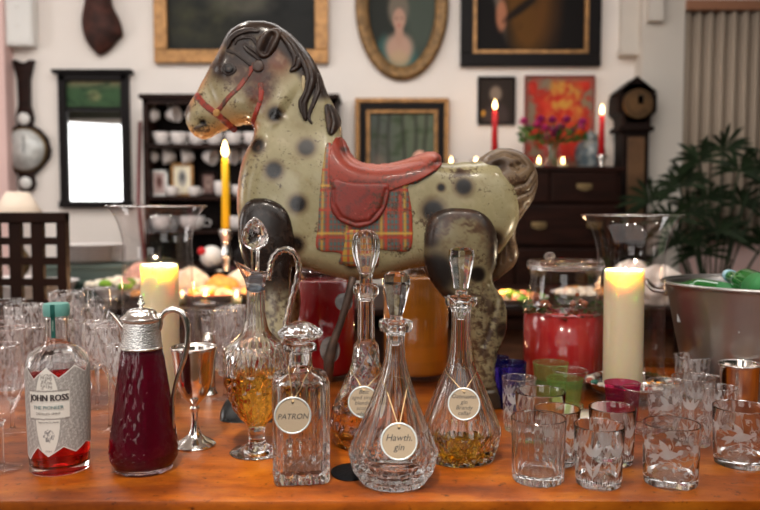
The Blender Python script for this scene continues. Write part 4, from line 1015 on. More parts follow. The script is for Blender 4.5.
# saddle
SAD = [(342.5, 138), (335, 143), (330, 152), (328.5, 166), (330, 180), (334, 190), (350, 196), (380, 194), (405, 186), (424, 178), (438, 168), (441.5, 160), (438, 154), (431, 151.5), (420, 154), (405, 159.5), (388, 163.5), (372, 164), (360, 161.5), (352.5, 155), (348, 146)]
SADD = [(x, y) if y < 172 and not (x < 340 and y > 145) else D([(x, y)], .07)[0] for x, y in SAD]
def W_sad(x, y): return .06+.02*ss(168, 190, y)+.012*bl(x, y, 430, 165, 14, 14)-.012*ss(160, 140, y)
def bump_sad(x, y):
    b = .010*np.exp(-(seg(x, y, [(333, 150), (337, 172), (352, 182), (380, 184), (406, 178), (434, 162)])/5)**2)
    b -= .006*np.exp(-(seg(x, y, [(340, 148), (345, 166), (362, 175), (385, 175), (412, 168)])/4)**2)
    return b
SS = shell(SADD, .9, 8, W_sad, bump_sad); SS['h'] = np.where(SS['mask'], np.maximum(SS['h'], 0)+0, 0)
hb = HB(SS['X'], SS['Y']); SS['h'] = np.where(SS['mask'], np.maximum(SS['h'], hb+.006), 0)
def col_sad(x, y):
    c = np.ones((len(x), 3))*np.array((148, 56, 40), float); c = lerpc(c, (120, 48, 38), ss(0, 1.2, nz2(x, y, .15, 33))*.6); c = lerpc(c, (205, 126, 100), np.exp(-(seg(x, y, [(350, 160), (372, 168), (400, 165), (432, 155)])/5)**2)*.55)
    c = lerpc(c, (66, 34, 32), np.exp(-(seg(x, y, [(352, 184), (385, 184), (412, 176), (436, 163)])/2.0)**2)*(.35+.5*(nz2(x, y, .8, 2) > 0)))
    c = lerpc(c, (70, 40, 36), ss(.9, 1.3, nz2(x, y, .7, 12))*.7); c = lerpc(c, (35, 28, 28), bl(x, y, 345, 151, 3, 2.5))
    return lin(c)
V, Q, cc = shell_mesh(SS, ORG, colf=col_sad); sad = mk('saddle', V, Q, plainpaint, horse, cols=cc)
def col_flap(x, y):
    c = np.ones((len(x), 3))*np.array((134, 50, 42), float); n = nz2(x, y, .28, 21)
    c = lerpc(c, (98, 52, 48), ss(.2, 1.0, n)*.7); c = lerpc(c, (190, 120, 116), ss(.7, 1.3, nz2(x, y, .6, 5))*bl(x, y, 368, 216, 16, 12)); c = lerpc(c, (50, 38, 38), ss(.8, 1.2, nz2(x, y, .8, 7))*.8)
    return lin(c)
fl = [(334, 178), (331, 190), (330, 203), (333, 214), (341, 222), (354, 227.5), (366, 227), (378, 220), (386, 208), (389.5, 195), (389, 184), (380, 183), (350, 182)]
overlay('saddle_flap', fl, .011, col_flap, h=.085, cell=.8, Lp=3.5, bump=lambda x, y: -.003*np.exp(-((seg(x, y, D([(334, 190), (334, 204), (341, 217), (356, 223), (370, 221), (382, 207), (386, 190)], .085)))/1.6)**2))
# bridle
RED = speckle((150, 50, 36), (88, 52, 38), .85, 4, .5, .2)
st = overlay('bridle', strip([(194, 93), (203, 103), (214, 112), (222, 118), (232, 129)], 6.4), .0016, RED, h=.03, cell=.7, Lp=1.5)
overlay('cheek_strap', strip([(213, 113), (221, 108), (229, 99), (240, 88), (249, 74), (254, 64)], 5.2), .0016, speckle((140, 56, 42), (84, 60, 50), .95, 8, .4, -.1), h=.045, cell=.7, Lp=1.5, parent=st)
overlay('throat_strap', strip([(261, 84), (262, 96), (259, 108), (253, 122), (250, 126)], 5.0), .0016, RED, h=.045, cell=.7, Lp=1.5, parent=st)
overlay('brow_band', strip([(226, 50), (236, 54), (244, 60), (252, 66)], 3.6), .002, MANE, h=.04, cell=.7, Lp=1.5, parent=st)
overlay('rosette', [(258+6*math.cos(a), 66+6.5*math.sin(a)) for a in np.linspace(0, 2*PI, 12, endpoint=False)], .006, (78, 62, 56), h=.05, cell=.7, Lp=3, parent=st)
overlay('bit_ring', [(217+4*math.cos(a), 113+4*math.sin(a)) for a in np.linspace(0, 2*PI, 10, endpoint=False)], .005, speckle((196, 150, 90), (176, 66, 44), .8, 2), h=.04, cell=.6, Lp=2, parent=st)
# eye
def col_eye(x, y):
    c = np.ones((len(x), 3))*np.array((48, 38, 35), float); p = D([(229.5, 69.5)], .045)[0]; d = np.hypot(x-p[0], y-p[1]); c = lerpc(c, (26, 22, 24), ss(5.2, 3.4, d)); c = lerpc(c, (100, 84, 76), bl(x, y, p[0], p[1], 1.3)); return lin(c)
overlay('eye', [(221, 68), (225, 63.5), (231, 63), (236, 67), (236.5, 72), (231, 76), (225, 75), (221.5, 72)], .006, col_eye, h=.045, cell=.6, Lp=3, bump=lambda x, y: -.0025*np.exp(-((np.hypot(x-D([(229.5, 69.5)], .045)[0][0], y-D([(229.5, 69.5)], .045)[0][1])-5)/.9)**2))
# ear, mane locks
def col_ear(x, y):
    c = np.ones((len(x), 3))*np.array((62, 48, 42), float); p = D([(269, 39), (265, 51)], .05); c = lerpc(c, (44, 34, 34), np.exp(-(seg(x, y, p)/3.6)**2)*.8); return lin(c)
pe = D([(272, 35), (268, 44), (265, 51)], .05)
overlay('ear', [(279, 26), (270, 28), (262, 33), (256, 42), (256, 51), (261, 58), (268, 57), (275, 50), (279, 41), (281, 32)], .013, col_ear, h=.05, cell=.6, Lp=3.4, bump=lambda x, y: -.012*np.exp(-(seg(x, y, pe)/3.3)**2))
LOCK = speckle(MANE, (48, 38, 36), .5, 6)
def lock(pts, w, t=.009, col=LOCK, grooves=True):
    o = D(pts, .05); return overlay('mane_lock', strip(pts, w), t, col, h=.05, cell=.75, Lp=3.2, bump=lambda x, y: -.003*np.exp(-(seg(x, y, o)/.9)**2))
def tp(pts, ws):
    P = [np.array(p, float) for p in pts]; Lf = []; Rt = []
    for i in range(len(P)):
        d = P[min(i+1, len(P)-1)]-P[max(i-1, 0)]; d = d/np.linalg.norm(d); nrm = np.array([-d[1], d[0]]); Lf.append(tuple(P[i]+nrm*ws[i]/2)); Rt.append(tuple(P[i]-nrm*ws[i]/2))
    return Lf+Rt[::-1]
def lockt(pts, ws, t=.009, col=LOCK):
    o = D(pts, .05); overlay('mane_lock', tp(pts, ws), t, col, h=.05, cell=.75, Lp=3.4, bump=lambda x, y: -.0035*np.exp(-((seg(x, y, o)-.0)/.9)**2))
lockt([(226, 47), (229, 38), (237, 32), (248, 29), (258, 30)], [3, 7, 7, 6, 3])
lockt([(234, 44), (236, 39), (243, 36), (252, 37), (256, 44)], [2, 4, 5, 5, 3], .007)
lockt([(243, 44), (248, 49), (255, 54), (260, 60)], [4, 7, 8, 3], .006)
lockt([(280, 30), (291, 42), (298, 56), (296, 66), (290, 71)], [6, 12, 13, 9, 3], .010)
lockt([(300, 50), (308, 64), (311, 78), (308, 92), (303, 104), (306, 120)], [8, 13, 12, 9, 10, 4], .012)
lockt([(316, 72), (318, 88), (314, 102), (309, 116), (312, 124)], [5, 6, 5, 4, 2], .009)
lockt([(327, 104), (331, 112), (333, 122), (331, 134)], [6, 13, 14, 6], .010)
lockt([(303, 76), (305, 88), (306, 97)], [3, 6, 2], .006, speckle((178, 160, 124), (90, 70, 56), .6, 3))
# tail: a swept knot over the rump that falls behind the haunch
TAIL = [(477, 162), (484, 155), (493, 150), (503, 148.5), (514, 150.5), (523, 155), (531, 164), (535.5, 176), (535, 188), (530, 202), (521, 216), (515, 228), (515, 240), (518, 254), (513, 266), (505, 273), (495, 281), (489, 278), (494, 266), (497, 252), (496, 238), (497, 224), (500, 210), (497, 200), (486, 196), (478, 188), (472, 176)]
def bump_tail(x, y):
    b = -.012*bl(x, y, 494, 168, 6, 5)-.010*bl(x, y, 514, 167, 4, 3)
    for p in ([(483, 178), (500, 190), (520, 184), (530, 170)], [(490, 188), (508, 198), (524, 192), (533, 178)], [(487, 160), (500, 155), (514, 160), (520, 168), (512, 173), (506, 168)], [(522, 205), (510, 222), (505, 240), (508, 258)], [(512, 206), (503, 225), (502, 245), (500, 262)]):
        b = b-.006*np.exp(-(seg(x, y, p)/1.7)**2)
    return b+.006*bl(x, y, 505, 180, 16, 10)
ST = shell(TAIL, .9, 9, lambda x, y: .068+0*x-.03*ss(200, 240, y), bump_tail)
def col_tail(x, y):
    c = np.ones((len(x), 3))*np.array((122, 100, 76), float); c = lerpc(c, (52, 40, 36), bl(x, y, 493, 167, 11, 8)*.95); c = lerpc(c, (178, 160, 128), bl(x, y, 484, 186, 10, 9)*.8)
    c = lerpc(c, (96, 76, 62), np.exp(-(seg(x, y, [(506, 150), (524, 158), (533, 176), (528, 200)])/5)**2)*.6); c = lerpc(c, (104, 80, 60), ss(205, 235, y)*.7); c = lerpc(c, (66, 52, 46), ss(.3, 1.1, nz2(x, y, .25, 4))*.5); return lin(c)
V, Q, cc = shell_mesh(ST, ORG, colf=col_tail); mk('tail', V, Q, plainpaint, horse, cols=cc)
# legs: each a pressed shell with a round haunch, on the near and the far side
HIND = [(440, 209), (463, 206), (480, 209), (491, 218), (497, 232), (498.5, 250), (497, 266), (493, 276), (495, 286), (503, 297), (507.5, 310), (508, 328), (504, 342), (499, 355), (496.5, 368), (497, 384), (502, 398), (507, 408), (505, 414), (478, 414), (475, 402), (476, 386), (476, 368), (474, 352), (470, 338), (462, 322), (450, 305), (438, 291), (429, 277), (425, 262), (423.5, 240), (428, 219)]
FRONT = [(262, 197.5), (278, 202), (289, 213), (294, 232), (294, 252), (290, 272), (289, 292), (291, 312), (288, 334), (282, 352), (278, 370), (279, 388), (286, 402), (288, 418), (282, 430), (262, 434), (240, 431), (229, 422), (226, 408), (231, 394), (243, 384), (252, 370), (255, 350), (257, 330), (259, 310), (256, 292), (250, 276), (243, 262), (238, 245), (237, 225), (241, 208), (250, 199)]
def leg(poly, near_h, Wt, colf, bumpf, tilt, lab=None):
    pd = D(poly, near_h); S = shell(pd, 1.0, 9, Wt, bumpf)
    for mir in (False, True):
        V, Q, cc = shell_mesh(S, ORG, yc=lambda x, y: -near_h+.018-tilt*ss(280, 410, y), mirror=mir, colf=colf)
        V[:, 2] = np.maximum(V[:, 2], .0004)
        mk('leg', V, Q, hpaint, horse, cols=cc)
def bump_h(x, y):
    b = .006*bl(x, y, 462, 240, 30, 30)-.005*np.exp(-(seg(x, y, D([(490, 284), (497, 300), (492, 322), (484, 345)], .1))/2.5)**2)
    b -= .004*np.exp(-(seg(x, y, D([(476, 392), (505, 390)], .1))/1.6)**2); return b
def col_hind(x, y):
    c = np.ones((len(x), 3))*np.array((136, 126, 96), float)
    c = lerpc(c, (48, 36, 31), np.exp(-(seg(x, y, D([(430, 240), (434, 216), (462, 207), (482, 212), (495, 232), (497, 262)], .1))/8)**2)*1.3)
    n = nz2(x, y, .18, 31); c = lerpc(c, (74, 50, 38), ss(-.3, .8, n)*bl(x, y, 455, 220, 34, 24)*1.1)
    c = lerpc(c, (108, 84, 62), ss(.2, 1.0, nz2(x, y, .3, 15))*.5)
    for a, b, r_ in ((477, 274, 6.5), (434, 274, 17), (503, 330, 6), (447, 300, 8)):
        p = D([(a, b)], .1)[0]; c = lerpc(c, (20, 13, 11), ss(1.5, .7, np.hypot(x-p[0], y-p[1])/r_)*.97)
    p = D([(470, 290), (485, 302), (494, 320), (488, 340), (482, 355)], .1); c = lerpc(c, (66, 50, 44), np.exp(-(seg(x, y, p)/5)**2)*(nz2(x, y, .4, 9) > -.1)*.85)
    c = lerpc(c, (66, 48, 36), ss(-.1, .9, nz2(x, y, .3, 41))*.9*ss(272, 300, y)); c = lerpc(c, (60, 46, 38), ss(.3, .9, nz2(x, y, .6, 43))*.8*ss(272, 300, y)); c = lerpc(c, (40, 30, 25), ss(366, 388, y)*.8)
    return lin(c)
def col_front(x, y):
    c = np.ones((len(x), 3))*np.array((150, 140, 112), float); c = lerpc(c, (34, 24, 20), ss(300, 270, y)); c = lerpc(c, (62, 42, 32), ss(.2, 1.2, nz2(x, y, .12, 5))*.6); c = lerpc(c, (58, 46, 40), ss(.1, .8, nz2(x, y, .35, 8))*.7)
    c = lerpc(c, (14, 13, 14), ss(372, 384, y)); return lin(c)
leg(HIND, .095, lambda x, y: .030-.006*ss(280, 340, y), col_hind, bump_h, 0.0)
leg(FRONT, .095, lambda x, y: .028+.010*ss(380, 400, y), col_front, lambda x, y: .004*bl(x, y, 265, 232, 22, 28), .075)
# swinging stirrup lever under the belly with its two tin plates
Yl = YM-.1
def Q_(px, py, Y=Yl): q = at_y(px, py, Y); return (q.x-ORG[0], q.y-ORG[1], q.z-ORG[2])
lv = mk('stirrup_lever', *tube([Q_(353, 277), Q_(349, 295), Q_(341, 322), Q_(334, 340), Q_(329, 358), Q_(328, 382)], [.007, .008, .007, .008, .011, .008], 10), M['darkmetal'], horse)
tin = plain('dull_tin', (.16, .15, .15, 1), .4, .6, bump=.5, bscale=120, var=.4, vscale=60)
for (a, b, ra, rb, n_) in ((344, 302, .017, .017, 'tin_plate'), (330, 350, .019, .025, 'tin_plate')):
    V, Fc = lathe([(0, -.004), (1, -.004), (1.05, 0), (1, .004), (0, .004)], 24); c_ = Q_(a, b, Yl+.012)
    mk(n_, [(v[0]*ra+c_[0], v[2]+c_[1], v[1]*rb+c_[2]) for v in V], Fc, tin, lv, sharp=40)
# ---------------------------------------------------------------- glass and silver on the main table
def prof(rows, Y, s, z0=TZ):                    # rows of (half width px, y px) -> (r, z) above the foot
    return [(hw*s, max(0, zof(y, Y)-z0)) for hw, y in rows]
def face(X, Y):                                 # frame of a thing seen from the camera: -d towards the viewer, r to the viewer's right
    n = math.hypot(X, Y); return Vector((X/n, Y/n, 0)), Vector((Y/n, -X/n, 0))
def two_skin(outer, inner, segs=48, ro=None, ri=None):
    """closed glass wall: outer profile from the foot centre up, inner profile back down"""
    a = len(outer)
    def rm(th, z, i):
        if i < a: return ro(th, z) if ro else 1.0
        return ri(th, z) if ri else 1.0
    return lathe(outer+inner[::-1], segs, rm)
def groove(x, w): f = np.abs((x % 1)-.5); return np.clip(1-f/w, 0, 1)
def diamond(n, kz, d, w=.32):
    return lambda th, z: 1-d*np.maximum(groove(n*th/(2*PI)+kz*z, w), groove(n*th/(2*PI)-kz*z, w))
def facet(n, ph=0):
    def f(th, z=0): a = ((th+ph) % (2*PI/n))-PI/n; return math.cos(PI/n)/np.cos(a)
    return f
TXT = {}
def text_mesh(s, size, shear=0, ext=.0):
    cu = bpy.data.curves.new('lettering', 'FONT'); cu.body = s; cu.size = size; cu.align_x = 'CENTER'; cu.align_y = 'CENTER'; cu.shear = shear; cu.resolution_u = 2; cu.extrude = ext
    o = bpy.data.objects.new('lettering', cu); C.objects.link(o); bpy.context.view_layer.update()
    me = bpy.data.meshes.new_from_object(o.evaluated_get(bpy.context.evaluated_depsgraph_get()))
    V = [tuple(v.co) for v in me.vertices]; Fc = [list(p.vertices) for p in me.polygons]
    bpy.data.objects.remove(o); bpy.data.curves.remove(cu); bpy.data.meshes.remove(me)
    return V, Fc
def hang_tag(parent, X, Y, px, py, hw, lines, neck, label, tilt=0, off=None):
    """paper disc tag in a metal rim on a string loop; a thing of its own that hangs on the bottle.
    neck = [(px, py) left, right] where the string leaves the neck"""
    d, r = face(X, Y); s = Y/F
    rad = hw*s; Yc = Y-off; c = at_y(px, py, Yc)
    sc = Yc/F; rad = hw*sc
    t = thing('hanging_tag', label, 'tag', tuple(c))
    M3 = Matrix((r, Vector((0, 0, 1)), -d)).transposed()         # columns: right, up, towards viewer
    lean = Matrix.Rotation(math.radians(tilt), 3, r)
    T = lambda vf: ([tuple(lean @ (M3 @ Vector(v))) for v in vf[0]], vf[1])
    mk('card', *T(lathe([(0, -.0004), (rad*.93, -.0004), (rad*.93, .0004), (0, .0004)], 48)), M['card'], t, smooth=False)
    th = [(rad*.96*math.cos(a), rad*.96*math.sin(a), 0) for a in np.linspace(0, 2*PI, 49)]
    mk('metal_rim', *T(tube(th, rad*.055, 8, cap=False)), M['tagrim'], t)
    n = len(lines)
    for i, ln in enumerate(lines):
        V, Fc = text_mesh(ln, rad*(.42 if n == 1 else .50 if n == 2 else .36), .25)
        mk('handwriting', *T(([(v[0]*1.0, v[1]+rad*((n-1)/2-i)*(.5 if n <= 2 else .34)-rad*.06, .0007) for v in V], Fc)), M['ink'], t, smooth=False)
    hole = lean @ (M3 @ Vector((0, rad*.72, .0006)))
    mk('eyelet', *[([(v[0]+hole.x, v[1]+hole.y, v[2]+hole.z) for v in q[0]], q[1]) for q in [T(lathe([(0, 0), (rad*.07, 0), (rad*.07, .0005), (0, .0005)], 10))]][0], M['ink'], t, smooth=False)
    L_ = at_y(neck[0][0], neck[0][1], Y-.004)-c; R_ = at_y(neck[1][0], neck[1][1], Y-.004)-c
    w_ = (R_-L_).length/2
    mid = (L_+R_)/2; back = mid+d*w_*1.2; front = mid-d*w_*.9
    h2 = hole+(-d)*.0012
    p1 = spline([tuple(h2), tuple((h2+L_)/2-d*.006), tuple(L_-d*.001), tuple(back+(L_-mid)*.6), tuple(back+(R_-mid)*.6), tuple(R_-d*.001), tuple((h2+R_)/2-d*.006), tuple(h2)], 6)
    mk('string', *tube(p1, .0009, 6, mod=lambda q, a: 1+.25*math.sin(q*260+a)), M['string'], t)
    return t
def rotY(vf, a): c, s = math.cos(a), math.sin(a); return [(v[0]*c+v[2]*s, v[1], -v[0]*s+v[2]*c) for v in vf[0]], vf[1]

# --- bottle of red spirit with paper label
def gin_bottle():
    X, Y, s = base_of(56, 477, 29); d, r = face(X, Y)
    t = thing('spirit_bottle', 'clear round bottle of red spirit with grey zigzag-edged JOHN ROSS label', 'bottle', (X, Y, TZ))
    o = prof([(0, 471), (23, 471.5), (27.5, 470), (28.6, 466), (29.4, 440), (30.2, 400), (30.4, 368), (29.6, 360), (27, 353), (21, 347.5), (14.5, 344), (12, 340), (11.4, 332), (11.3, 318), (12, 316), (12, 312)], Y, s)
    o[0] = (0, .003); o[1] = (23*s, 0)
    o = [o[0]]+smooth_prof(o[1:], 3)
    i_ = prof([(0, 461), (22, 461.5), (26.5, 459), (27.4, 452), (28.2, 400), (28.6, 369), (27.6, 362), (25, 356), (20, 351), (13, 347), (9.8, 342), (9.2, 332), (9.2, 312)], Y, s)
    i_ = [i_[0]]+smooth_prof(i_[1:], 3)
    mk('glass', *two_skin(o, i_, 64), M['glass'], t)
    lq = [(q+.0004 if q else 0, z-.0003) for q, z in prof([(0, 461), (22, 461.5), (26.5, 459), (27.4, 452), (28.2, 400), (28.6, 373)], Y, s)]; zt = zof(372, Y)-TZ
    mk('liquid', *lathe(lq+[(28.6*s, zt), (0, zt)], 64), M['pinkgin'], t)
    zc = [zof(q, Y)-TZ for q in (315.5, 312, 305, 303.2)]
    cap = mk('cap', *lathe([(0, zc[0]), (12.1*s, zc[0]), (12.6*s, zc[1]), (12.6*s, zc[2]), (11.6*s, zc[3]), (0, zc[3]+.0006)], 48), plain('teal_wood_cap', L(96, 150, 142), .55), t, sharp=40)
    # label on a grid round the front
    def wrap(th, z, R_): p = -d*math.cos(th)*R_+r*math.sin(th)*R_; return (p.x, p.y, z)
    y2z = lambda py: zof(py, Y-29*s)-TZ
    tops = [(-1.7, 352), (-1.05, 378), (-.98, 369), (-.72, 380), (-.37, 367), (0.02, 377.5), (.5, 367), (.98, 377), (1.25, 371), (1.9, 380)]
    tops = [(-1.9, 380), (-1.15, 368), (-.78, 379), (-.36, 367.5), (.02, 378), (.52, 367), (.95, 375), (1.3, 366), (1.9, 378)]
    bots = [(-1.9, 452), (-1.15, 462), (-.72, 448), (-.36, 457), (.12, 448), (.52, 455), (.95, 448), (1.3, 452), (1.9, 446)]
    nx, nz = 150, 110; V = []; us = []; vs = []
    for j in range(nz):
        for i in range(nx):
            th = -1.9+3.8*i/(nx-1); a = y2z(np.interp(th, *zip(*tops))); b = y2z(np.interp(th, *zip(*bots)))
            v = j/(nz-1); z = b+(a-b)*v; rr = np.interp(z, [q[1] for q in o[4:30]], [q[0] for q in o[4:30]])+.0005
            V.append(wrap(th, z, rr)); us.append(th); vs.append(z)
    us = np.array(us); vs = np.array(vs); pyv = np.array([0.0]*len(vs)); z1, z2 = y2z(367), y2z(457); pyv = 367+(vs-z1)/(z2-z1)*90
    c = np.ones((len(us), 3))*np.array((158, 152, 148), float)
    n = nz2(us*60, pyv*2.2, .45, 3); c = lerpc(c, (196, 190, 184), ss(.1, .5, n)*.8); c = lerpc(c, (112, 106, 104), ss(.5, .9, nz2(us*60, pyv*2, .8, 7))*.7)
    g = np.clip(.5-np.abs(((us*60+pyv) % 3)/3-.5), 0, .5)*2; c = lerpc(c, (120, 114, 112), ss(.7, 1, g)*.35)
    sh = lambda cx, w: w*np.sqrt(np.clip(1-((pyv-413)/45)**2, 0, 1))-np.abs(us-cx)
    e = sh(-.36, .44); c = lerpc(c, (214, 208, 200), ss(0, .02, e)); c = lerpc(c, (108, 102, 100), np.exp(-((e-.02)/.014)**2)*.8)
    crest = ((np.abs(us+.36) < .17) & (pyv > 374) & (pyv < 389)); c = lerpc(c, (128, 120, 116), crest*(nz2(us*90, pyv*1.6, .8, 11) > -.2)*.7)
    berry = (((us+.33)/.17)**2+((pyv-436)/6.5)**2 < 1); c = lerpc(c, (104, 100, 102), berry*(nz2(us*70, pyv, .9, 5) > -.1)*.75)
    ban = (np.abs(us+.33) < .66) & (pyv > 391) & (pyv < 419); c = lerpc(c, (216, 210, 202), ban*1.0)
    edge = (np.abs(us+.33) < .66) & ((np.abs(pyv-391) < .8) | (np.abs(pyv-419) < .8)); c = lerpc(c, (120, 112, 108), edge*.7)
    topz = np.array([y2z(np.interp(a, *zip(*tops))) for a in us]); c = lerpc(c, (216, 212, 206), (topz-vs < .0018)*1.0)
    botz = np.array([y2z(np.interp(a, *zip(*bots))) for a in us]); c = lerpc(c, (216, 212, 206), (vs-botz < .0018)*1.0)
    lb = mk('paper_label', V, [(j*nx+i, j*nx+i+1, (j+1)*nx+i+1, (j+1)*nx+i) for j in range(nz-1) for i in range(nx-1)], colmat('printed_paper', .6), t, cols=lin(c))
    def words(s_, py, size, mat, th0=-.33, wide=1.0, bold=0):
        V, Fc = text_mesh(s_, size); out = []
        z0 = y2z(py)
        for dx in ((-bold, 0, bold) if bold else (0,)):
            out.append(([wrap(th0+(v[0]*wide+dx)/(30*s), z0+v[1], 30.2*s+.0016-(.0003 if py > 420 else 0)) for v in V], Fc))
        mk('lettering', *join(*out), mat, lb, smooth=False)
    ink = plain('label_ink', L(70, 62, 62), .7); teal = plain('label_teal_ink', L(84, 116, 118), .7)
    words('JOHN ROSS', 398, .0132, ink, th0=-.31, wide=.80, bold=.0006); words('THE PIONEER', 407.5, .0070, teal, wide=1.0, bold=.0001); words('DISTILLED SPIRIT', 413.5, .0046, ink, wide=1.0)
    words('inspired by the islands', 422, .0036, ink, wide=.9); words('500ml', 451, .0036, ink)
    # green seal over the cap
    gm = plain('seal_green', L(18, 82, 74), .5); r12 = 12.9*s
    sm = mk('seal_strip', *seal_strip(wrap, zof, Y, s), gm, cap)
    V, Fc = text_mesh('JOHN ROSS', .0030); zs = zof(324, Y)-TZ
    mk('seal_lettering', [wrap(-.28-v[1]/(11.6*s), zs+v[0], 11.9*s+.0016) for v in V], Fc, plain('seal_ink', L(190, 205, 190), .6), sm, smooth=False)
def seal_strip(wrap, zof, Y, s):
    pts = [(12.9, 303), (12.9, 315.4), (11.95, 316.5), (11.95, 336)]; V = []; Fc = []; k_ = 5
    rows = [(4*1.0, 302.9), (12.9, 303)]+[(12.9, 308), (12.9, 315.2), (12.2, 316), (11.9, 325), (11.9, 336)]
    rows = [(12.95, 303.3), (12.95, 309), (12.95, 315.2), (12.3, 316), (12.0, 325), (12.0, 336)]
    for hw, py in rows:
        for j in range(k_): V.append(wrap(-.28+(j-2)*.085, zof(py, Y)-TZ, hw*s))
    for i in range(len(rows)-1):
        for j in range(k_-1): Fc.append((i*k_+j, (i+1)*k_+j, (i+1)*k_+j+1, i*k_+j+1))
    return V, Fc
gin_bottle()

# --- claret jug
def claret_jug():
    X, Y, s = base_of(141, 478, 29); d, r = face(X, Y); Z = lambda p: zof(p, Y)-TZ
    t = thing('claret_jug', 'silver-mounted cut glass claret jug full of dark red wine', 'jug', (X, Y, TZ))
    o = [(0, .003), (26*s, 0), (29*s, .0015), (28.5*s, .004), (27*s, .007)]+smooth_prof(prof([(29, 464), (33, 457), (34.3, 450), (33.6, 440), (31, 422), (27.5, 398), (24, 372), (20, 347), (19, 340)], Y, s), 5)
    f1 = lambda th, z: 1-.04*np.maximum(groove(18*th/(2*PI)+105*z, .3), groove(18*th/(2*PI)-105*z, .3))*(1 if z > Z(455) else 0)
    i_ = smooth_prof([(0, .014)]+prof([(24, 462.5), (30, 453), (31, 446), (28, 420), (24.5, 397), (21, 372), (17.4, 347), (16.6, 340)], Y, s), 3)
    mk('glass', *two_skin(o, i_, 160, f1), M['claretglass'], t)
    mk('wine', *lathe([(q+.0006 if q else 0, z) for q, z in i_ if z < Z(348)]+[(17.6*s, Z(348)), (0, Z(348))], 80), M['claret'], t)
    co = mk('silver_collar', *lathe(prof([(19.6, 348), (20.4, 346.5), (19.8, 344), (18.6, 330), (17.6, 322), (19, 320), (19, 318.5), (17, 318)], Y, s)+prof([(16.5, 320), (18, 346)], Y, s), 48, close=True), M['silverchased'], t, sharp=40)
    mk('collar_band', *lathe(prof([(19.9, 349), (20.9, 347.5), (20.2, 345.5), (19.2, 346)], Y, s), 48, close=True), M['silver'], co)
    lid = mk('lid', *lathe(smooth_prof(prof([(0, 318), (19.3, 318), (19.5, 316.8), (16, 314), (13.5, 310.5), (8, 308.6), (3.2, 307.8), (2, 306), (4, 303.6), (2.4, 301.4), (2.6, 300), (1.4, 298.5), (1.6, 296.5), (0, 294.5)], Y, s), 4), 40), M['silver'], t)
    # the lip reaches out to the viewer's left, the handle to the right
    A = lambda px, py, dy=0: tuple(Vector((at_y(px, py, Y).x-X, 0, at_y(px, py, Y).z-TZ))+d*dy)
    V = []; Fc = []; k_ = 10
    secs = [((127, 331), 6, 4.5), ((123, 326), 6.5, 4.5), ((118, 319.5), 6, 3.4), ((113.5, 314.5), 4, 2.2), ((110, 311.8), 1.8, 1)]
    for (px, py), a, b in secs:
        for j in range(k_+1):
            th = PI*j/k_; q = Vector(A(px, py))+d*math.cos(th)*a*s+Vector((0, 0, -math.sin(th)*b*s*1.6)); V.append(tuple(q))
    for i in range(len(secs)-1):
        for j in range(k_): Fc.append((i*(k_+1)+j, i*(k_+1)+j+1, (i+1)*(k_+1)+j+1, (i+1)*(k_+1)+j))
    sp_ = mk('spout', V, Fc, M['silver'], t); sp_.modifiers.new('t', 'SOLIDIFY').thickness = .0016
    hp = spline([A(157, 333), A(160, 327), A(161, 318), A(166, 311.5), A(174, 309.5), A(182, 313), A(187, 323), A(188, 338), A(185, 355), A(180, 370), A(175.5, 385), A(173, 400), A(173, 414), A(172.5, 430)], 5)
    n = len(hp); rr = [(.0032+.0018*math.sin(PI*min(1, i/n*1.3))) for i in range(n)]
    mk('handle', *tube(hp, rr, 12), M['silver'], t)
    mk('thumbpiece', *ball(.006, A(159, 316), 12, 8, (1.3, .8, .8)), M['silver'], lid)
claret_jug()

# --- silver goblet
def goblet():
    X, Y, s = base_of(193, 452, 20.5)
    t = thing('silver_goblet', 'polished silver goblet standing behind the claret jug handle', 'goblet', (X, Y, TZ))
    o = [(0, .002)]+smooth_prof(prof([(20.5, 446), (20.8, 444), (17, 441), (9, 436), (5, 430), (3.2, 420), (3.6, 412), (5, 408), (3.6, 405), (7, 401), (14, 393), (18.5, 380), (20.3, 362), (22.8, 347)], Y, s), 4)
    o[1] = (20.5*s, 0)
    i_ = smooth_prof(prof([(0, 397), (6, 396), (13, 389), (17.5, 378), (19.4, 362), (22.2, 347)], Y, s), 3)
    mk('goblet_body', *two_skin(o, i_, 56), M['silver'], t)
    mk('rim_band', *lathe([(22.6*s, zof(348.5, Y)-TZ), (23.6*s, zof(347.4, Y)-TZ), (23.2*s, zof(346.3, Y)-TZ), (22.3*s, zof(346.6, Y)-TZ)], 48, close=True), M['silver'], t)
goblet()

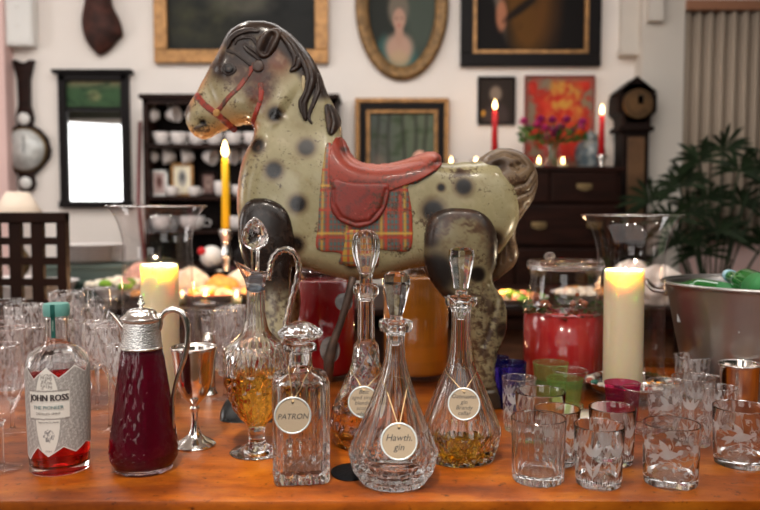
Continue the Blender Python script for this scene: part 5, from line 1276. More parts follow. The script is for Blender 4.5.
# --- cut glass ewer with whisky
def ewer():
    X, Y, s = base_of(255.5, 461, 27.5); d, r = face(X, Y); Z = lambda p: zof(p, Y)-TZ
    t = thing('glass_ewer', 'footed cut glass ewer of whisky with rope handle and pointed stopper', 'decanter', (X, Y, TZ))
    o = [(0, .004), (24*s, .0), (27.5*s, .0012)]+smooth_prof(prof([(26, 450), (16, 447.5), (9.5, 442), (8, 435), (8.4, 428), (11, 423), (19, 415), (26.5, 402), (31.5, 388), (33.3, 374), (32.8, 358), (29, 346), (20, 338), (13.5, 330), (10.5, 318), (9.4, 304), (9, 290), (10, 283), (12, 277)], Y, s), 4)
    za, zb, zc = Z(425), Z(372), Z(345)
    def ro(th, z):
        if z < za or z > zc: return 1-.012*groove(24*th/(2*PI), .35)*(1 if Z(336) < z < Z(285) else 0)
        if z < zb: return 1-.075*np.maximum(groove(10*th/(2*PI)+48*z, .34), groove(10*th/(2*PI)-48*z, .34))*min(1, (z-za)/.01)
        v = (z-zb)/(zc-zb); a = (10*th/(2*PI)) % 1-.5                # fans above
        return 1-.05*np.clip(np.cos(np.arctan2(a, .15+v)*18), 0, 1)*math.sin(PI*min(1, v))
    i_ = smooth_prof(prof([(0, 421), (8, 420), (17, 412), (24.5, 400), (29, 387), (30.6, 374), (30, 359), (26.5, 348.5), (18, 341), (11.5, 332), (8.4, 318), (7.4, 304), (7, 290), (8, 283), (10.6, 277)], Y, s), 3)
    mk('glass', *two_skin(o, i_, 200, ro), M['glass'], t, sharp=30)
    lq = [(q+.0005 if q else 0, z-.0003) for q, z in i_ if z < Z(373)]; lq += [(lq[-1][0], Z(373)), (0, Z(373))]
    mk('whisky', *lathe(lq, 96), M['whisky'], t)
    A = lambda px, py, dy=0: tuple(Vector((at_y(px, py, Y).x-X, 0, at_y(px, py, Y).z-TZ))+d*dy)
    # pouring lip: a funnel that rises to the left
    V = []; Fc = []; n = 32; K = 7
    for j in range(K):
        v = j/(K-1)
        for i in range(n):
            th = 2*PI*i/n; cx_, sx_ = math.cos(th), math.sin(th)
            left = max(0, -cx_)**1.6; R_ = (9.3+3.5*v+left*8.5*v**1.5)*s*1.0
            z = Z(284)+(Z(272)-Z(284))*v+left*(Z(261)-Z(272))*v**1.3
            p = r*cx_*R_+d*sx_*R_*(1-.35*left*v); V.append((p.x, p.y, z))
    for j in range(K-1):
        for i in range(n): Fc.append((j*n+i, j*n+(i+1) % n, (j+1)*n+(i+1) % n, (j+1)*n+i))
    lp = mk('pouring_lip', V, Fc, M['glassb'], t); lp.modifiers.new('t', 'SOLIDIFY').thickness = .0018
    hp = spline([A(268, 280), A(270, 270), A(272, 260), A(277.5, 252.5), A(286, 249.5), A(294, 253), A(298.5, 263), A(298, 276), A(294.5, 290), A(290.5, 304), A(287, 318), A(285, 330), A(283.5, 345)], 8)
    mk('rope_handle', *tube(hp, .0049, 16, mod=lambda q, a: 1+.13*math.cos(2*a+q*95)), M['glassb'], t)
    st = mk('stopper', *lathe(smooth_prof(prof([(0, 291), (6.6, 291), (7, 277), (4.5, 274), (4.2, 262), (4.4, 252), (5, 249)], Y, s), 3), 24), M['glass'], t)
    zl, zh = Z(249), Z(217)
    pr = smooth_prof(prof([(5, 249), (11, 245), (13.6, 240), (12.8, 232), (8, 223), (3, 218.5), (0, 217)], Y, s), 5)
    mk('stopper_head', *lathe([(0, zl)]+pr, 64, lambda th, z, i: 1-.07*np.maximum(groove(8*th/(2*PI)+95*z, .35), groove(8*th/(2*PI)-95*z, .35))), M['glass'], st)
    mk('ground_plug', *lathe(prof([(7.2, 290), (7.4, 278)], Y, s)+prof([(5, 278), (5, 290)], Y, s), 24, close=True), glass('frosted_plug', (.8, .85, .9, 1), 1.4, .35), st)
ewer()

# --- square decanter
def square_decanter():
    X, Y, s = base_of(300, 487, 29); s = Y/F; d, r = face(X, Y); Z = lambda p: zof(p, Y)-TZ
    t = thing('square_decanter', 'square cut glass decanter with mushroom stopper at the table front edge', 'decanter', (X, Y, TZ))
    ang = math.atan2(r.y, r.x)+.04
    hw = 28*s
    def sq(th, rad, flute=0):                   # rounded-corner square with upright cuts
        a = (th-ang); c_, s_ = np.cos(a), np.sin(a); p = 7.0
        R_ = 1/(np.abs(c_)**p+np.abs(s_)**p)**(1/p)
        return R_
    zsh = Z(372)
    rows = [(0, .004, 0), (24*s, .0, 1), (27.5*s, .002, 1), (28.6*s, .007, 1)]+[(28.6*s, z, 1) for z in np.linspace(.009, Z(382), 40)]+[(28.3*s, Z(379), 1), (27*s, Z(376), 1), (24*s, Z(373.5), .9), (19*s, Z(371.5), .6), (14.5*s, Z(369.5), .25), (12.2*s, Z(366), 0), (11.6*s, Z(360), 0), (11.4*s, Z(354), 0), (12.6*s, Z(351.5), 0), (16.6*s, Z(350), 0), (17.2*s, Z(347), 0), (16.4*s, Z(344.4), 0)]
    inn = [(10.4*s, Z(344.4), 0), (9.4*s, Z(352), 0), (9.4*s, Z(366), 0), (12*s, Z(372), .2), (20*s, Z(376), .8), (23.6*s, Z(380), 1), (24.2*s, Z(386), 1), (24.2*s, Z(440), 1), (24*s, Z(463), 1), (21*s, Z(467), 1), (0, Z(468), 0)]
    allr = rows+inn; a_ = len(rows)
    def rm(th, z, i):
        q = allr[i][2]; b = 1+(sq(th, 0)-1)*q
        if i < a_ and q == 1 and .004 < z < Z(378):
            a = ((th-ang) % (PI/2)); a = np.minimum(a, PI/2-a); x = np.tan(a)
            b = b*(1-.045*groove(x*3.0+.5, .36)*(1 if z < Z(384) else .5))
            if z < .045: b = b*(1-.06*np.maximum(groove(x*2+z*55, .25), groove(x*2-z*55, .25)))
        return b
    mk('glass', *lathe([(q[0], q[1]) for q in allr], 224, rm), M['glass'], t, sharp=30)
    zl = Z(399); lq = [(0, Z(467.8)), (21.2*s, Z(466.8)), (24.2*s, Z(462.5)), (24.4*s, Z(440)), (24.4*s, zl), (0, zl)]
    st = mk('stopper', *lathe(smooth_prof(prof([(0, 364), (7.5, 364), (8.6, 351), (8.8, 345.5), (6.8, 343), (7, 340.5)], Y, s), 3)+[(0, Z(340.3))], 24), M['glass'], t)
    pr = smooth_prof(prof([(0, 340.6), (9, 340.4), (19, 338), (22.6, 334), (21.5, 330.5), (15, 325.5), (7, 322), (0, 320.6)], Y, s), 4)
    mk('stopper_head', *lathe(pr, 72, lambda th, z, i: facet(12)(th)*(1-.05*groove(12*th/(2*PI), .3))), M['glass'], st, sharp=20)
    hang_tag(t, X, Y, 292.7, 415.5, 18.8, ['PATRON'], [(289, 366), (311, 366)], 'round kraft paper tag reading PATRON on the square decanter', -4, off=.0465)
square_decanter()

def cone_decanter(bx_, yb, hwb, rows, inner, stop, label, liquid=None, lmat=None, nf=16, cuts='thumb', wide=None, name='faceted_decanter', tilt=0):
    X, Y, s = base_of(bx_, yb, hwb); d, r = face(X, Y); Z = lambda p: zof(p, Y)-TZ
    t = thing(name, label, 'decanter', (X, Y, TZ))
    o = prof(rows, Y, s); o[0] = (0, .003); o[1] = (o[1][0], 0)
    zw = Z(wide[0]); zn = Z(wide[1]); zlip = Z(wide[2])
    rr = [o[0]]
    for a, b in zip(o[1:-1], o[2:]):
        n = max(1, int(abs(b[1]-a[1])/.0022)); rr += [(a[0]+(b[0]-a[0])*k_/n, a[1]+(b[1]-a[1])*k_/n) for k_ in range(n)]
    rr.append(o[-1])
    def ro(th, z):
        if z < .003 or z > zlip: return 1.0
        if cuts == 'thumb':
            if z <= zw:
                v = z/zw*3; row = int(v); ph = .5*(row % 2); fz = v-row
                a = (nf*th/(2*PI)+ph) % 1-.5
                return 1-.12*np.clip(1-(a*2)**2-(fz*2-1)**2, 0, 1)
            if z < zn: a = (nf/2*th/(2*PI)) % 1; return 1-.075*(1-(2*a-1)**2)
            a = (8*th/(2*PI)) % 1; return 1-.08*(1-(2*a-1)**2)
        if cuts == 'pyramid':
            if z < zw:
                a = np.abs((nf*th/(2*PI)) % 1-.5)*2; v = z/zw
                return (1-.12*np.abs(a-abs((v*2) % 2-1)))*(facet(nf)(th)*.5+.5)
            if z < zn: a = (nf*th/(2*PI)) % 1; return 1-.045*(1-(2*a-1)**2)
            return facet(8)(th)
        if cuts == 'lattice':
            if z < zw: return 1-.10*np.clip(np.sin(nf*th/2+z*70)*np.sin(nf*th/2-z*70), 0, 1)
            if z < zn: return 1-.05*np.maximum(groove(7*th/(2*PI)+32*z, .22), groove(7*th/(2*PI)-32*z, .22))
            return 1-.06*groove(10*th/(2*PI), .3)
    i_ = smooth_prof(prof(inner, Y, s), 3)
    mk('glass', *two_skin(rr, i_, nf*16 if nf < 14 else nf*14, ro), M['glass'], t, sharp=28)
    if liquid:
        zl = Z(liquid); lq = [(q+.0005 if q else 0, z-.0002) for q, z in i_ if z < zl]; lq += [(lq[-1][0], zl), (0, zl)]
        mk('liquid', *lathe(lq, 64), lmat, t)
    sp0, sh, kind = stop
    st = mk('stopper', *lathe(smooth_prof(prof(sp0, Y, s), 3)+[(0, Z(sp0[-1][1]))], 24), M['glass'], t)
    hd = [(0, Z(sh[0][1]))]+prof(sh, Y, s)
    if kind == 'round': mk('stopper_head', *lathe(smooth_prof(hd, 5), 80, lambda th, z, i: 1-.07*groove(10*th/(2*PI), .35)), M['glass'], st)
    else: mk('stopper_head', *lathe(hd, 64, lambda th, z, i: facet(8, .2)(th)), M['glass'], st, smooth=False)
    return t, X, Y, s
# tall-necked one
rows = [(0, 452), (26, 452), (31, 446), (36, 436), (37.5, 424), (35, 408), (27, 390), (19, 374), (14.5, 362), (13.2, 350), (12.6, 345), (9, 340), (8.6, 320), (8.5, 300), (9.5, 297), (12.5, 294), (13, 289), (12.4, 285), (11, 284)]
inn = [(0, 441), (24, 440), (31, 432), (33, 422), (31, 408), (24, 391), (16, 375), (11, 360), (7.5, 348), (6.4, 330), (6.4, 300), (9, 285)]
tal = cone_decanter(366, 451, 27, rows, inn, ([(0, 300), (6, 300), (6.6, 286), (6.4, 278), (6.8, 273)], [(7, 273), (9.5, 266), (13.2, 254), (14, 244), (12.4, 236), (7.5, 231), (0, 229)], 'round'), 'tall-necked lattice cut decanter of amber rum behind the clear faceted one', 408, M['whisky'], 12, 'lattice', (406, 344, 298), 'tall_decanter')
hang_tag(tal[0], tal[1], tal[2], 363.6, 402, 15.8, ['Best', 'aged single', 'blended', 'scotch', 'whisky'], [(352.5, 370), (381, 370)], 'round tag with five handwritten lines on the tall-necked decanter', -14, off=.050)
# front one, slightly propped on a flat black scrap
rows = [(0, 490), (27, 490), (33, 484), (41, 470), (46, 454), (45.3, 450), (33.8, 424), (23.5, 400), (15.2, 376), (11, 360), (9.6, 348), (9.2, 336), (10, 332.5), (16, 331), (17.4, 326), (17, 321.5), (14, 320.5)]
inn = [(0, 475), (20, 474), (29, 466), (37, 454), (37, 448), (29, 424), (20, 400), (11, 376), (7.4, 360), (6, 348), (6, 334), (7.5, 324), (12, 321)]
fr = cone_decanter(393, 490, 26, rows, inn, ([(0, 344), (5.4, 344), (6.2, 326), (6, 321), (6.6, 316)], [(6.8, 315), (9.5, 305), (14.2, 284), (13.4, 276), (8, 272.4), (0, 271.8)], 'facet'), 'clear faceted pyramid-bodied decanter with cut stopper at the front centre', None, None, 16, 'thumb', (453, 374, 334))
fr[0].rotation_euler = (0, math.radians(1.0), 0); fr[0].location.z += .0008
hang_tag(fr[0], fr[1], fr[2], 399, 441.5, 18.8, ['Hawth.', 'gin'], [(384, 380), (408, 380)], 'round tag reading Hawth. gin on the front centre decanter', -19, off=.062)
# right one
rows = [(0, 464), (28, 464), (34, 458), (39, 445), (41.8, 431), (41, 427), (32, 404), (22.5, 382), (13.6, 364), (11, 350), (10, 336), (9.6, 312), (10.4, 307), (15, 305.5), (16.4, 301), (16, 296.5), (13.6, 296)]
inn = [(0, 453), (22, 452), (29, 445), (34, 431), (34, 426), (26, 404), (17, 382), (9.5, 366), (7, 350), (6.6, 336), (6.6, 312), (8, 300), (11.6, 296)]
rt = cone_decanter(461, 466, 27, rows, inn, ([(0, 318), (5.6, 318), (6.6, 302), (6.2, 296), (6.6, 290)], [(6.9, 288), (8.2, 282), (13.2, 256), (12.6, 250), (8, 247.4), (0, 247)], 'facet'), 'faceted pyramid-bodied decanter with a little golden rum right of the centre one', 441, M['gold'], 14, 'pyramid', (430, 362, 309))
hang_tag(rt[0], rt[1], rt[2], 464, 404, 16.4, ['Oatmaster', 'gin', 'Brandy', 'cellar'], [(447, 372), (475, 372)], 'round tag with four handwritten lines on the decanter of golden rum', -20, off=.052)
pd = on_plane(353, 472); V, Fc = lathe([(0, 0), (.031, 0), (.032, .001), (.030, .0022), (0, .0024)], 40, lambda th, z, i: 1+.06*np.sin(2*th+.5)+.04*np.sin(3*th))
V = [(v[0]*.95, v[1]*1.25, v[2]) for v in V]  # flat black disc with a slightly wavy outline
pad = mk('black_scrap', V, Fc, M['black'], loc=(pd.x-.002, pd.y, TZ)); tag(pad, 'small flat black scrap on table poking out left of the front centre decanter', 'leather scrap')

# --- tall glass hurricane vases with pillar candles
def hurricane(cx, cxc, rim_y, hw_rim, hw_neck, hw_body, Y, label, candle_hw, candle_top, zfoot, clabel, neck_y, first):
    s = Y/F; X = at_y(cx, 300, Y).x; z0 = TZ+zfoot; Z = lambda p: zof(p, Y)-z0
    t = thing('hurricane_vase', label, 'vase', (X, Y, z0))
    o = [(0, .0), (hw_body*s*.92, 0), (hw_body*s, .004), (hw_body*s*1.0, .03), (hw_body*s*.99, Z(330)), (hw_neck*s*1.0, Z(neck_y+22)), (hw_neck*s, Z(neck_y)), ((hw_neck*.55+hw_rim*.45)*s, Z((neck_y+rim_y*2)/3)), (hw_rim*s, Z(rim_y))]
    o = smooth_prof(o, 6)
    i_ = [(max(q-.0022, 0), z+.003 if k_ < 10 else z) for k_, (q, z) in enumerate(o)]
    mk('glass', *two_skin(o, i_, 72), M['thinv'], t)
    mk('rim', *lathe([(o[-1][0]+.0012, o[-1][1]-.002), (o[-1][0]+.002, o[-1][1]), (o[-1][0]-.001, o[-1][1]+.0018), (o[-1][0]-.003, o[-1][1])], 72, close=True), M['glass'], t)
    xc = at_y(cxc, 300, Y).x; r_ = candle_hw*s; zt = zof(candle_top, Y)-(z0+.0035)
    c = thing('pillar_candle', clabel, 'candle', (xc, Y, z0+.0035))
    pr = [(0, 0), (r_*.99, 0), (r_, .003), (r_, zt-.012), (r_*.98, zt-.003), (r_*.9, zt), (r_*.8, zt-.003), (r_*.62, zt-.010), (0, zt-.012)]
    mk('wax', *lathe(pr, 56, lambda th, z, i: 1+.012*np.sin(3*th+z*20)*(z > zt-.02)), M['wax'], c)
    mk('wick', *tube([(0, 0, zt-.013), (.001, 0, zt-.006), (.003, 0, zt-.002)], .0011, 6), M['wick'], c)
    flame(c, zt-.008, .42, .002, 0, True)
    l = bpy.data.lights.new('candle_flame_light', 'POINT'); l.energy = 3.6; l.color = (1, .84, .58); l.shadow_soft_size = .003
    lo = bpy.data.objects.new('candle_flame_light', l); C.objects.link(lo); lo.location = (xc+.002, Y, z0+zt+.0035+.0015)
hurricane(158.5, 160, 206, 48.5, 34.5, 36.5, 1.6, 'tall flared glass hurricane vase at left holding a lit pillar candle', 18.5, 264, .0005, 'lit cream pillar candle inside the left hurricane vase', 238, True)
hurricane(630, 624, 215, 49, 33.5, 34.5, 1.56, 'tall flared glass hurricane vase at right standing in silver shell dish', 19.5, 269, .014, 'lit cream pillar candle inside the right hurricane vase', 252, False)
def shell_dish():
    Y = 1.56; s = Y/F; X = at_y(632, 300, Y).x
    t = thing('silver_dish', 'silver scallop-edged dish of pebbles under the right hurricane vase', 'dish', (X, Y, TZ))
    o = [(0, 0), (.03, 0), (.045, .004), (.072, .018), (.092, .036), (.0945, .0375)]; i_ = [(.0, .012), (.04, .0125), (.066, .02), (.088, .0365), (.0945, .0375)]
    mk('dish', *two_skin(smooth_prof(o, 4), smooth_prof(i_, 4), 96, lambda th, z: 1+.035*np.abs(np.sin(7*th))*(z/.037), lambda th, z: 1+.035*np.abs(np.sin(7*th))*(z/.037)), M['silver'], t)
    r_ = random.Random(4); cs = [(208, 196, 178), (232, 224, 214), (40, 92, 78), (170, 80, 60), (120, 110, 100), (90, 120, 130)]
    for i in range(30):
        a = 2*PI*i/30+r_.uniform(-.08, .08); rr = r_.uniform(.078, .084); q = r_.uniform(.0055, .0085)
        c = cs[r_.randrange(6)]; key = 'pebble_%d_%d' % (c[0], c[1]); m = M.get(key) or M.setdefault(key, plain(key, L(*c), .35, var=.2, vscale=80))
        o_ = mk('pebble', *ball(q, (rr*math.cos(a), rr*math.sin(a), .0305+q*.75), 10, 7, (1.15, .9, .75)), m, t)
shell_dish()

# --- drinks jars
def drinks_jar(cx, Y, hw, ytop, yliq, mat, label, ribs=(), zlip=None):
    s = Y/F; X = at_y(cx, 300, Y).x; Z = lambda p: zof(p, Y)-TZ
    t = thing('drinks_jar', label, 'jar', (X, Y, TZ)); r_ = hw*s; zt = Z(ytop)
    rows = [(0, .004), (r_*.85, 0), (r_*.97, .006), (r_, .02)]
    for z in np.linspace(.03, Z(yliq-4), 14): rows.append((r_*(1-.018*sum(math.exp(-((z-Z(q))/.004)**2) for q in ribs)), z))
    rows += [(r_*.97, Z(yliq-10)), (r_*.86, Z(yliq-16) if yliq-16 > ytop+4 else zt-.02), (r_*.78, zt-.008), (r_*.8, zt)]
    mk('glass', *two_skin(smooth_prof(rows, 3), [(max(0, q-.003), z+(.008 if k_ < 3 else 0)) for k_, (q, z) in enumerate(smooth_prof(rows, 3))], 72), M['thinv'], t)
    zl = Z(yliq); mk('drink', *lathe([(0, .012), (r_*.9, .012), (r_*.962, .022), (r_*.962, zl), (0, zl)], 56), mat, t)
    return t, X, Y, s, Z, r_, zt
def juice(name, c, rough=.15): return plain(name, L(*c), rough, coat=.6, var=.08)
j = drinks_jar(323, 1.77, 33, 262, 280, juice('red_juice', (166, 8, 26)), 'large glass jar of crimson juice behind the square decanter', ())
mk('lid', *lathe(smooth_prof([(0, j[6]+.001), (j[5]*.84, j[6]+.001), (j[5]*.86, j[6]+.012), (j[5]*.6, j[6]+.018), (0, j[6]+.022)], 3), 48), M['thinv'], j[0])
j = drinks_jar(416, 1.77, 33.5, 258, 277, juice('orange_juice', (226, 140, 40)), 'large glass jar of orange juice under the toy horse belly', (306, 350))
mk('lid', *lathe(smooth_prof([(0, j[6]+.001), (j[5]*.84, j[6]+.001), (j[5]*.86, j[6]+.012), (j[5]*.6, j[6]+.018), (0, j[6]+.022)], 3), 48), M['thinv'], j[0])
j = drinks_jar(565, 1.72, 42.5, 268, 313, juice('strawberry_drink', (188, 44, 44)), 'wide lidded glass jar of red drink topped with mint and fruit', ())
t_, X_, Y_, s_, Z_, r_, zt_ = j
mk('lid', *lathe(smooth_prof([(0, zt_+.001), (r_*.84, zt_+.001), (r_*.88, zt_+.012), (r_*.84, zt_+.018), (r_*.5, zt_+.020), (0, zt_+.021)], 3), 48), M['thinv'], t_)
mk('lid_rim', *lathe([(r_*.87, zt_-.002), (r_*.9, zt_+.004), (r_*.9, zt_+.014), (r_*.86, zt_+.018)], 56, close=True), M['glassb'], t_)
mk('lid_knob', *ball(.011, (-r_*.38, 0, zt_+.028), 16, 10, (1.2, 1.2, .8)), M['glassb'], t_)
q_ = random.Random(9); gl = []; fl_ = []; 
for i in range(290):
    a = q_.random()*6.28; rr = r_*.985*math.sqrt(q_.uniform(.75, 1)); z = Z_(308)+q_.uniform(-.014, .016); d_ = Vector((math.cos(q_.random()*6.28), math.sin(q_.random()*6.28), q_.uniform(-.4, .6))).normalized()*q_.uniform(.008, .016); sd = d_.cross(Vector((0, 0, 1))).normalized()*.005; p = Vector((rr*.97*math.cos(a), rr*.97*math.sin(a), z)); gl.append(([p, p+d_*.5+sd, p+d_, p+d_*.5-sd], [(0, 1, 2, 3)]))
mk('mint_leaves', *join(*gl), plain('mint', L(64, 100, 40), .6, var=.4), t_, smooth=False)['kind'] = 'stuff'
for i in range(16):
    a = q_.random()*6.28; rr = r_*.88*math.sqrt(q_.uniform(.5, 1)); fl_.append(ball(q_.uniform(.005, .009), (rr*math.cos(a), rr*math.sin(a), Z_(306)+q_.uniform(-.004, .020)), 10, 7))
mk('fruit_pieces', *join(*fl_), plain('floating_fruit', L(150, 84, 50), .4, var=.4, vscale=60), t_)['kind'] = 'stuff'

# --- steel tub with green bottles
def tub():
    Y = 1.58; X = at_y(768, 300, Y).x; s = Y/F; Z = lambda p: zof(p, Y)-TZ
    Yc = 1.62; zr = Z(285)
    t = thing('steel_tub', 'galvanised steel ice tub at the right end of table', 'tub', (X, Yc, TZ))
    r1 = .192; r0 = .138
    o = smooth_prof([(0, .003), (r0*.95, 0), (r0, .006), (r0+.022, zr*.4), (r1-.006, zr-.012), (r1, zr-.006), (r1+.004, zr-.002), (r1+.002, zr+.002)], 4)
    i_ = [(max(q-.0025, 0), z+(.002 if z < .01 else 0)) for q, z in o]
    mk('tub_wall', *two_skin(o, i_, 80), M['galv'], t)
    mk('hoop', *lathe([(r0+.010, .045), (r0+.014, .048), (r0+.014, .052), (r0+.011, .055)], 72, close=True), M['galv'], t)
    mk('rolled_rim', *tube([((r1+.003)*math.cos(a), (r1+.003)*math.sin(a), zr) for a in np.linspace(0, 2*PI, 73)], .004, 8, cap=False), M['galv'], t)
    d, r = face(X, Yc)
    for k_, sg in enumerate((1, -1)):
        a0 = PI+(-.35) if sg == 1 else -.35
        ca, sa = math.cos(a0), math.sin(a0); T = lambda rr, tt, z: (rr*ca-tt*sa, rr*sa+tt*ca, z)
        mk('handle', *tube(spline([T(r1-.006, -.045, zr-.02), T(r1+.02, -.045, zr-.018), T(r1+.034, -.03, zr-.005), T(r1+.036, 0, zr), T(r1+.034, .03, zr-.005), T(r1+.02, .045, zr-.018), T(r1-.006, .045, zr-.02)], 6), .0045, 8), M['galv'], t)
        mk('handle_plate', *ball(.014, T(r1-.008, -.045, zr-.022), 14, 8, (1, 1, 1.3)), M['galv'], t)
    ic = []; q = random.Random(2)
    for i in range(90):
        a = q.random()*6.28; rr = .16*math.sqrt(q.random()); ic.append(shift(rotz(bx(-.012, .012, -.012, .012, -.012, .012, .002), q.random()*3), (rr*math.cos(a), rr*math.sin(a), zr-.075+q.uniform(0, .02))))
    ice = mk('ice', *join(*ic), plain('ice', (.6, .64, .66, 1), .15), t, smooth=False); ice['kind'] = 'stuff'
    gg = glass('green_bottle_glass', (.10, .45, .10, 1), 1.5); gf = plain('green_bottle', (.012, .12, .02, 1), .08, coat=.8)
    def bottle(ax, ay, zz, rz, tilt, label, capc):
        b = thing('green_bottle', label, 'bottle', (X+ax, Yc+ay, TZ+zz)); b.rotation_euler = (0, tilt, rz); b['group'] = 'green bottles in the steel tub'
        mk('glass', *lathe(smooth_prof([(0, -.1), (.028, -.1), (.032, -.09), (.032, .03), (.028, .055), (.014, .085), (.012, .12), (.013, .125), (0, .126)], 4), 36), gf, b)
        cp_ = mk('cap', *lathe([(0, .118), (.0145, .118), (.0135, .13), (0, .1315)], 24, lambda th, z, i: 1+.04*np.cos(21*th)), plain('crown_cap_'+capc[0], L(*capc[1]), .35), b)
        mk('label', *lathe([(.0325, -.07), (.0325, .0), (.0322, .0), (.0322, -.07)], 36, close=True), plain('bottle_label_'+capc[0], L(40, 120, 60), .5), b)
    bottle(-.035, -.06, zr-.004, PI/2, 1.45, 'green glass bottle with a blue and white cap lying in steel tub', ('blue', (150, 185, 205)))
    bottle(-.06, .06, zr-.034, 2.4, 1.45, 'green bottle lying at the back left of steel tub', ('white', (220, 220, 220)))
    bottle(.03, .03, zr-.012, -1.0, .9, 'green bottle lying at the back right of steel tub', ('gold', (190, 160, 80)))
tub()

# --- julep cups
def julep(cx, yb, hwb, hwr, yr, label, tea=None):
    X, Y, s = base_of(cx, yb, hwb); zt = zof(yr, Y)-TZ
    t = thing('julep_cup', label, 'cup', (X, Y, TZ)); a, b = hwb*s, hwr*s
    o = [(0, .002), (a*.97, 0), (a, .002), (a*1.03, .006), (a+(b-a)*.5, zt*.5), (b, zt-.006), (b*1.05, zt-.003), (b*1.04, zt)]
    mk('cup', *two_skin(o, [(0, .004), (a*.93, .005), (b*.96, zt-.005), (b*1.0, zt)], 48), M['copper'], t, sharp=50)
    mk('beaded_rim', *tube([(b*1.05*math.cos(x), b*1.05*math.sin(x), zt) for x in np.linspace(0, 2*PI, 61)], .0018, 8, cap=False), M['silver'], t)
julep(742, 416, 16.5, 19.5, 364, 'rosy silver julep cup behind the rightmost etched tumbler')
julep(772, 393, 16, 17.5, 350, 'rosy silver julep cup against the steel tub at the right edge')
# ---------------------------------------------------------------- tumblers and stemmed glasses
def motif(t, a, b, zt, kind, seed):
    """engraved frosted figures: thin raised shapes wrapped on the tumbler wall"""
    q = random.Random(seed); out = []
    def Rz(z): return a+(b-a)*z/zt+.00025
    def wrap(poly, lift=0):
        V = []
        for u, z in poly: th = u/(a+b)*2; r_ = Rz(z)+lift; V.append((r_*math.cos(th), r_*math.sin(th), z))
        return V
    def leaf(u, z, l, w, ang, lift=0):
        n = 7; L_ = []; R_ = []; ca, sa = math.cos(ang), math.sin(ang)
        for i in range(n+1):
            x = l*i/n; y = w*math.sin(PI*(i/n)**.8)*.5
            L_.append((u+x*ca-y*sa, z+x*sa+y*ca)); R_.append((u+x*ca+y*sa, z+x*sa-y*ca))
        V = wrap(L_, lift)+wrap(R_, lift); m = n+1
        out.append((V, [(i, i+m, i+m+1, i+1) for i in range(n)]))
    def line(pts, w):
        P = [np.array(p) for p in spline([(p[0], p[1], 0) for p in pts], 5)]; L_ = []; R_ = []
        for i in range(len(P)):
            d = P[min(i+1, len(P)-1)]-P[max(i-1, 0)]; d = d/(np.linalg.norm(d)+1e-9); nn = np.array([-d[1], d[0], 0])*w/2
            L_.append(tuple((P[i]+nn)[:2])); R_.append(tuple((P[i]-nn)[:2]))
        m = len(P); out.append((wrap(L_)+wrap(R_), [(i, i+m, i+m+1, i+1) for i in range(m-1)]))
    C_ = PI*(a+b)
    if kind == 'tulips':
        n = 6
        for k in range(n):
            u = C_*k/n; top = zt*.72+q.uniform(-.004, .004)
            line([(u, .016), (u+.003*math.sin(k), top*.5), (u, top-.014)], .0009)
            for da in (-.55, -.2, .2, .55): leaf(u+da*.004, top-.016, .021, .0062, PI/2-da)
            for sd in (-1, 1): leaf(u, .018, .028, .005, PI/2-sd*.45); leaf(u, .03, .02, .0035, PI/2-sd*.8)
            for i in range(9): leaf(u+C_/n/2+q.uniform(-.004, .004), .012+i*.0065, .006, .0016, q.uniform(0, 3.1))
        for i in range(60): u = C_*i/60; leaf(u, .008, .010, .0016, PI/2+q.uniform(-.3, .3))
    else:
        n = 3
        for k in range(n):
            u = C_*(k+.2*q.random())/n; z = zt*.5+q.uniform(-.006, .006); f = q.choice((-1, 1))
            leaf(u-.014*f, z, .030, .013, (.15 if f > 0 else PI-.15)); leaf(u+.012*f, z+.004, .009, .008, (.7 if f > 0 else PI-.7))
            leaf(u, z+.004, .022, .010, (2.2 if f > 0 else PI-2.2)); leaf(u-.012*f, z, .022, .007, (PI+.35 if f > 0 else -.35)); leaf(u-.012*f, z-.001, .02, .005, (PI+.75 if f > 0 else -.75))
            line([(u-.02, z-.016), (u, z-.008), (u+.02, z-.018), (u+.034, z-.012)], .0011)
            c = u+C_/n/2; zz = zt*.68
            for j in range(6): leaf(c, zz, .0095, .0058, j*PI/3+.3)
            c2 = c+.006; z2 = zt*.27
            for j in range(7): leaf(c2, z2, .007, .004, j*2*PI/7)
            line([(c-.012, .012), (c+.004, .022), (c-.004, .04), (c+.004, zz)], .001)
            for j in range(16):
                u3 = u+q.uniform(-.02, .035); z3 = q.uniform(.012, zt-.012); leaf(u3, z3, .0085, .0038, q.uniform(0, 6.28))
            for j in range(6):
                u3 = u+q.uniform(-.02, .03); z3 = q.uniform(.014, zt-.014); rr = q.uniform(.003, .005)
                line([(u3+rr*math.cos(x), z3+rr*math.sin(x)) for x in np.linspace(0, 5, 6)], .0009)
    mk('engraving', *join(*out), M['frost'], t)['kind'] = 'stuff'
GC = [0]
